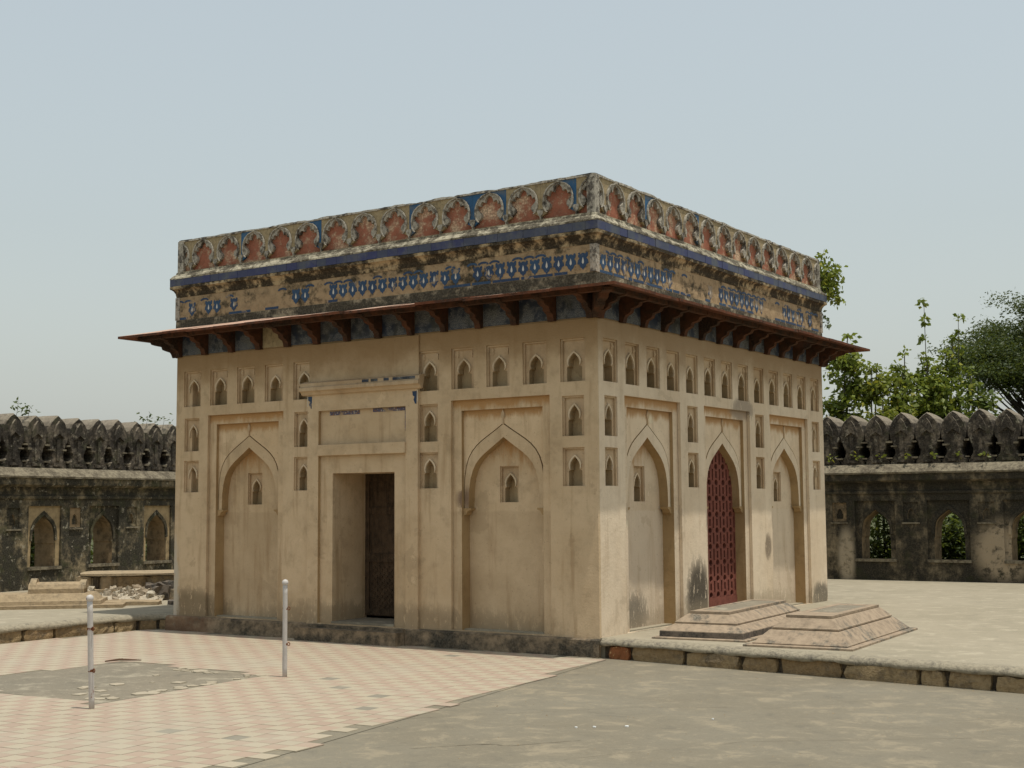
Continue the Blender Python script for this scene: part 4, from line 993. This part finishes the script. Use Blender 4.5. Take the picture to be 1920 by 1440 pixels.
# ================================================================== POSTS
def post(label, base, top, seed):
    t = thing("post", label, "post", base, "white iron posts on the tiled floor")
    v = Vector(top) - Vector(base); H = v.length; dr = v.normalized()
    b = MB(); pts = [dr * (H * k / 10) + Vector((0.004 * nz(k, seed, 1, .7), 0.004 * nz(k, seed, 5, .7), 0)) for k in range(11)]
    b.tube([tuple(q) for q in pts], 0.026, 12); pole = b.build("pole", M['paint'], t, smooth=True)
    b = MB(); rows = []
    for i in range(9):
        a = math.pi * i / 8; rows.append([tuple(dr * (H + 0.016) + Vector((0.036 * math.sin(a) * math.cos(q), 0.036 * math.sin(a) * math.sin(q), -0.036 * math.cos(a)))) for q in [2 * math.pi * k / 12 for k in range(12)]])
    b.grid(rows, closed=True); b.build("knob", M['paint'], t, smooth=True)
    for fz, az in ((0.36, 0.3), (0.74, 0.25)):
        c = dr * (H * fz) + Vector((math.cos(YAW - 1.57 + az - seed * .9), math.sin(YAW - 1.57 + az - seed * .9), 0)) * 0.040
        ax = (c - dr * (H * fz)).normalized()
        pts = [tuple(c + ax * 0.014 * math.cos(q) + Vector((0, 0, 0.017)) * math.sin(q)) for q in [2 * math.pi * k / 10 for k in range(11)]]
        b = MB(); b.tube(pts, 0.005, 6); b.build("eyelet", M['rust'], t)
        b = MB(); q0 = dr * (H * fz - .012); b.tube([tuple(q0), tuple(q0 + dr * .024)], 0.0268, 12); b.build("rust_band", M['rust'], t)
    return t
post("white rust-flecked iron post beside the grey patch in the tiles, nearest the left edge", (-1.835, -6.184, GZ), (-1.793, -6.265, 0.775), 1)
post("white iron post with hook loops standing in front of the tomb's left arch panel", (-1.962, -3.48, GZ), (-1.905, -3.545, 0.785), 0)

# twig and pale chips
b = MB(); pts = [(-4.80, -3.60, GZ + .03), (-4.70, -3.47, GZ + .045), (-4.62, -3.40, GZ + .04), (-4.52, -3.28, GZ + .03)]
b.tube(pts, [.008, .014, .012, .006], 6); b.tube([(-4.70, -3.47, GZ + .045), (-4.72, -3.40, GZ + .05)], [.008, .004], 5)
tag(b.build("twig", M['twig']), "short dark dry twig lying on the tiles behind the grey patch", "twig")
for k, (x, y, s) in enumerate(((2.53, -4.71, .014), (2.65, -4.61, .017), (2.866, -4.44, .019), (3.305, -3.70, .011))):
    b = MB(); m = 7; b.prism([(x + s * random.uniform(.7, 1.1) * math.cos(6.28 * q / m), y + s * random.uniform(.7, 1.1) * math.sin(6.28 * q / m)) for q in range(m)], GZ + .001, GZ + .010)
    tag(b.build("white_chip", M['chip']), "small white chip on the grey concrete in the foreground", "chip", "white chips on the concrete")

b = MB(); rs = random.Random(31)
for k in range(900):
    x = rs.uniform(-1.5, 7.0); y = rs.uniform(-8.6, -0.6)
    if (Vector((x, y)) - EDGE0).dot(EN) < 0.02 and rs.random() < .8 or y > KR(x) - .02: continue
    if rs.random() < .25: y = KR(max(x, 0)) - abs(rs.gauss(0, .06)) - .02; x = max(x, .1)
    r = rs.uniform(.003, .009) * (1.5 if rs.random() < .1 else 1); a = rs.uniform(0, 6)
    q = [b.pt(x + r * math.cos(a + i * 2.09), y + r * math.sin(a + i * 2.09), GZ - .001) for i in range(3)] + [b.pt(x + r * .2, y, GZ + r * .8)]
    for i in range(3): b.face((q[i], q[(i + 1) % 3], q[3]))
o = b.build("grit", M['grave_l'], recalc=False); o['kind'] = 'stuff'
# ================================================================== VEGETATION
def leaf_mesh(name, cen, size, mat, parent=None, droop=0.5, aspect=0.55, flat=0.5):
    n = len(cen); a = rng.normal(size=(n, 3)); a[:, 2] = a[:, 2] * 0.6 - droop; a /= np.linalg.norm(a, axis=1)[:, None]
    up = rng.normal(size=(n, 3)); up[:, 2] += flat * 2; s = np.cross(a, up); s /= np.linalg.norm(s, axis=1)[:, None]
    L_ = (size * rng.uniform(.65, 1.25, n))[:, None]; w = L_ * aspect * .5
    nrm = np.cross(s, a)
    v = np.empty((n, 4, 3)); v[:, 0] = cen; v[:, 1] = cen + a * L_ * .42 + s * w + nrm * L_ * .06; v[:, 2] = cen + a * L_; v[:, 3] = cen + a * L_ * .42 - s * w + nrm * L_ * .06
    me = bpy.data.meshes.new(name); me.vertices.add(n * 4); me.vertices.foreach_set('co', v.reshape(-1))
    me.loops.add(n * 4); me.loops.foreach_set('vertex_index', np.arange(n * 4, dtype=np.int32))
    me.polygons.add(n); me.polygons.foreach_set('loop_start', np.arange(0, n * 4, 4, dtype=np.int32)); me.polygons.foreach_set('loop_total', np.full(n, 4, dtype=np.int32))
    me.materials.append(mat); me.update(calc_edges=True); me.validate()
    return link(name, me, parent)
def limb(b, p, q, r0_, r1_, wob=.15, n=5, sides=6):
    p = Vector(p); q = Vector(q); pts = []; l = (q - p).length
    off = Vector((random.uniform(-1, 1), random.uniform(-1, 1), random.uniform(-.4, .4))) * wob * l
    for i in range(n + 1):
        t = i / n; pts.append(tuple(p.lerp(q, t) + off * math.sin(math.pi * t) * .5))
    b.tube(pts, [r0_ + (r1_ - r0_) * i / n for i in range(n + 1)], sides)
    return [Vector(x) for x in pts]
def leafy_tree(label, x, y, ztop, spread, zlow, nclump, per, mat, size=.13, spike=None, group=None, lean=(0, 0), stems=2, bark=None):
    t = thing("tree", label, "tree", (x, y, -0.75), group)
    b = MB(); cl = []
    for s in range(stems):
        tx = random.uniform(-.35, .35) * spread + lean[0]; ty = random.uniform(-.3, .3) * spread + lean[1]
        tp = limb(b, (random.uniform(-.15, .15), random.uniform(-.15, .15), 0), (tx, ty, (ztop + .75) * random.uniform(.82, .95)), .05, .012, .06, 8)
        for q_ in tp[4:]: cl.append((q_, .14, .55))
        for k in range(nclump // stems):
            i = random.uniform(.28, 1.0) ** 0.9; base = tp[min(8, int(i * 8))]
            hz_ = base.z - .75
            if hz_ < zlow: base = Vector((base.x, base.y, zlow + .75 + random.random() * .4)); hz_ = base.z - .75
            fr = (ztop - hz_) / max(.1, ztop - zlow); rad = spread * (0.30 + 0.75 * min(1, fr * 1.5)) * random.uniform(.25, 1)
            a = random.uniform(0, 6.28); tip = base + Vector((math.cos(a) * rad, math.sin(a) * rad, random.uniform(-.1, .45)))
            tip.z = min(tip.z, ztop + .75 - .12)
            limb(b, base, tip, .012, .004, .2, 3, 4); cl.append((tip, random.uniform(.14, .30), 1.0)); cl.append((base.lerp(tip, .55), random.uniform(.12, .22), .5))
    if spike:
        tp = limb(b, (0, 0, ztop * .6), (spike[0], 0, spike[1] + .75), .02, .006, .02, 8, 5)
        for q in tp[2:]:
            for k in range(2): cl.append((q + Vector((random.uniform(-.1, .1), random.uniform(-.1, .1), random.uniform(-.1, .1))), .09, .28))
    b.build("trunk", bark or M['bark'], t)
    pts = []
    for c, r_, wgt in cl:
        m = max(3, int(per * wgt)); g = rng.normal(size=(m, 3)) * r_ * .6 * np.array([1, 1, .75]); pts.append(g + np.array(c))
    leaf_mesh("crown", np.concatenate(pts), size, mat, t, .55, .62)
    return t
GT = "leafy trees behind the right wall"
leafy_tree("narrow dense leafy tree rising beside the tomb's far corner under the eave tip", -3.05, 17.1, 6.15, .52, 2.6, 64, 42, M['leaf'], .15, group=GT)
leafy_tree("yellowing leafy tree, lowest and bushiest, over the second and third battlements", -2.52, 17.5, 5.35, .72, 2.4, 64, 42, M['leaf_y'], .14, group=GT)
leafy_tree("leafy tree with a rounded pale top, left of the tall bare spike", -1.90, 17.9, 5.95, .70, 2.4, 64, 42, M['leaf'], .14, group=GT)
leafy_tree("leafy tree with one thin spike of a shoot standing above its crown", -1.40, 18.2, 6.15, .58, 2.3, 60, 42, M['leaf'], .135, spike=(-.06, 6.55), group=GT)
leafy_tree("leafy tree with sparse feathered shoots, right of the spike", -0.85, 18.5, 6.05, .74, 2.3, 60, 40, M['leaf'], .135, spike=(.12, 6.2), group=GT)
leafy_tree("dark leafy tree directly beside the spreading acacia", -0.38, 19.0, 5.3, .7, 2.2, 54, 46, M['leaf_b'], .135, group=GT)
leafy_tree("low yellow-green tree behind the right wall, just above its battlements", -1.9, 16.6, 4.3, 1.1, 2.2, 80, 46, M['leaf_y'], .12, group=GT)
# spreading acacia
t = thing("acacia_tree", "broad dark acacia with flat feathery crown and bare spreading limbs at the right edge", "tree", (1.2, 23.0, -0.75))
b = MB(); pts = []
tr = limb(b, (0, 0, 0), (-.1, -.1, 3.6), .22, .15, .05, 6, 9)
for k in range(44):
    a0 = random.uniform(0, 6.28); q = math.sqrt(random.random()); rad = 2.75 * q
    tip = Vector((-.1 + rad * math.cos(a0), rad * .9 * math.sin(a0), 0.75 + random.uniform(4.95, 4.95 + 2.15 * math.sqrt(max(0.02, 1 - q * q)))))
    mid = Vector((-.1 + (tip.x + .1) * .55, tip.y * .55, 3.6 + (tip.z - 3.6) * random.uniform(.3, .55)))
    limb(b, tr[random.choice((4, 5, 6))], mid, .07, .035, .22, 5, 6)
    for g in range(4):
        e = tip + Vector((random.gauss(0, .38), random.gauss(0, .38), random.gauss(0, .2))); limb(b, mid, e, .03, .006, .25, 4, 5)
        for w in range(7):
            c = e + Vector((random.gauss(0, .32), random.gauss(0, .32), random.gauss(0, .16)))
            pts.append(rng.normal(size=(92, 3)) * np.array([.19, .19, .10]) + np.array(c))
for k in range(12):      # bare limbs reaching out under the crown
    a0 = random.uniform(2.2, 4.4); e = Vector((2.6 * math.cos(a0), 2.2 * math.sin(a0), random.uniform(4.3, 5.5)))
    q = limb(b, tr[random.choice((4, 5))], e, .055, .012, .25, 6, 5)
    for w in range(3): limb(b, q[3 + w], q[3 + w] + Vector((random.gauss(-.3, .4), random.gauss(0, .4), random.uniform(.1, .7))), .018, .005, .3, 4, 4)
b.build("trunk", M['barkd'], t)
leaf_mesh("crown", np.concatenate(pts), .095, M['leaf_d'], t, .1, .42)
# bushes seen through the arches of the right wall
def bush(label, x, y, z0, w, h, n, mat, size=.11, group=None):
    t = thing("bush", label, "bush", (x, y, z0), group)
    b = MB(); pts = []
    for k in range(n):
        tip = Vector((random.gauss(0, w * .42), random.gauss(0, w * .3), h * random.uniform(.2, 1)))
        limb(b, (random.uniform(-.1, .1), random.uniform(-.1, .1), 0), tip, .014, .004, .15, 3, 4)
        for q in (1.0, .8, .6, .4): pts.append(rng.normal(size=(44, 3)) * .15 + np.array(tip) * q)
    b.build("stem", M['bark'], t); leaf_mesh("foliage", np.concatenate(pts), size, mat, t, .2, .55); return t
GB = "bushes behind the right wall"
for k, (lab, x) in enumerate((("green bush showing through the open arch nearest the tomb", -1.75), ("dark-leaved bush showing through the middle one of the open arches", -.35), ("green bush showing through the open arch at the right edge", 1.15), ("green bush between the arches at the right edge and beyond", 2.6))):
    bush(lab, x, 16.6 + .3 * (k % 2), -0.75, 1.15, 2.75, 46, M['leaf_b'] if k != 1 else M['leaf_d'], .12, GB)
bush("tall bush behind the wall where it passes behind the tomb's right corner", -3.3, 16.4, -.75, 1.2, 2.9, 44, M['leaf_b'], .12, GB)
GBL = "bushes behind the left wall"
for k, (lab, x, y, h) in enumerate((("bush whose twig tips show above the left end of the battlements", -18.7, 5.4, 3.35), ("bush peeping over the battlements beside the tomb's left corner", -17.6, 9.1, 3.35))):
    bush(lab, x, y, -.75, 1.2, h + .75, 50, M['leaf_d'], .11, GBL)
for k, (x, y) in enumerate(((-18.0, 1.2), (-17.8, 3.2), (-17.5, 7.0))):
    bush(("low bush behind the opening at the left edge", "low bush behind the second opening of the left wall", "low bush behind the opening next to the tomb")[k], x, y, -.75, 1.1, 2.6, 36, M['leaf_b'], .12, GBL)
# plant rooted in the parapet, hanging over its far right corner
RS_ = .8
t = thing("roof_plant", "leafy peepal sapling sprouting from the tomb parapet at its far right corner", "plant", (-.12, 7.62, 5.35))
b = MB(); pts = []
for tip in ((.02, .55, .78), (.25, .55, .55), (.33, .55, .2), (.30, .48, -.06), (.12, .5, .35), (-.05, .35, .5), (.38, .5, .40), (.34, .55, -.22), (.05, .3, .12)):
    q = limb(b, (0, 0, 0), tuple(x * RS_ for x in tip), .016, .004, .2, 4, 5)
    for s in q[2:]: pts.append(rng.normal(size=(30, 3)) * .062 + np.array(s))
b.build("stem", M['bark'], t); leaf_mesh("foliage", np.concatenate(pts), .095, M['leaf'], t, .8, .6)
t = thing("small_roof_plant", "few hanging leaves rooted under the blue tile band at the far right corner", "plant", (.0, 7.66, 4.95))
b = MB(); q = limb(b, (-.02, -.02, .02), (.08, .12, -.22), .008, .003, .1, 3, 4); b.build("stem", M['bark'], t)
leaf_mesh("foliage", np.concatenate([rng.normal(size=(5, 3)) * .05 + np.array(s) for s in q[1:]]), .11, M['leaf_d'], t, .9, .55)
# weeds between the battlements of the right wall
for k in range(7):
    u = 0.064 + .546 * (k - 3.5) - .16; t = thing("weed", "small yellow-green weed sprouting between battlements of the right wall", "weed", FR(u, 2.50, .0), "weeds on the right wall")
    b = MB(); b.tube([(0, 0, 0), (.01, -.02, .1), (.02, -.03, .17)], .004, 4); b.build("stem", M['bark'], t)
    leaf_mesh("foliage", rng.normal(size=(9, 3)) * .035 + np.array([.01, -.04, .15]), .10, M['leaf_y'], t, .1, .6)
for k, (u, s) in enumerate(((-1.55, 1.2), (-1.25, .9), (2.2, 1.0), (2.75, 1.1))):
    t = thing("weed", "dry green tuft growing on top of the left wall's battlements", "weed", FL(u, 3.46, -.2), "tufts on the left wall")
    b = MB(); b.tube([(0, 0, 0), (.02, .02, .15 * s), (.0, .05, .28 * s)], .005, 4); b.build("stem", M['bark'], t)
    leaf_mesh("foliage", rng.normal(size=(22, 3)) * np.array([.10, .10, .07]) * s + np.array([.0, .03, .20 * s]), .10, M['leaf_d'], t, -.2, .45)
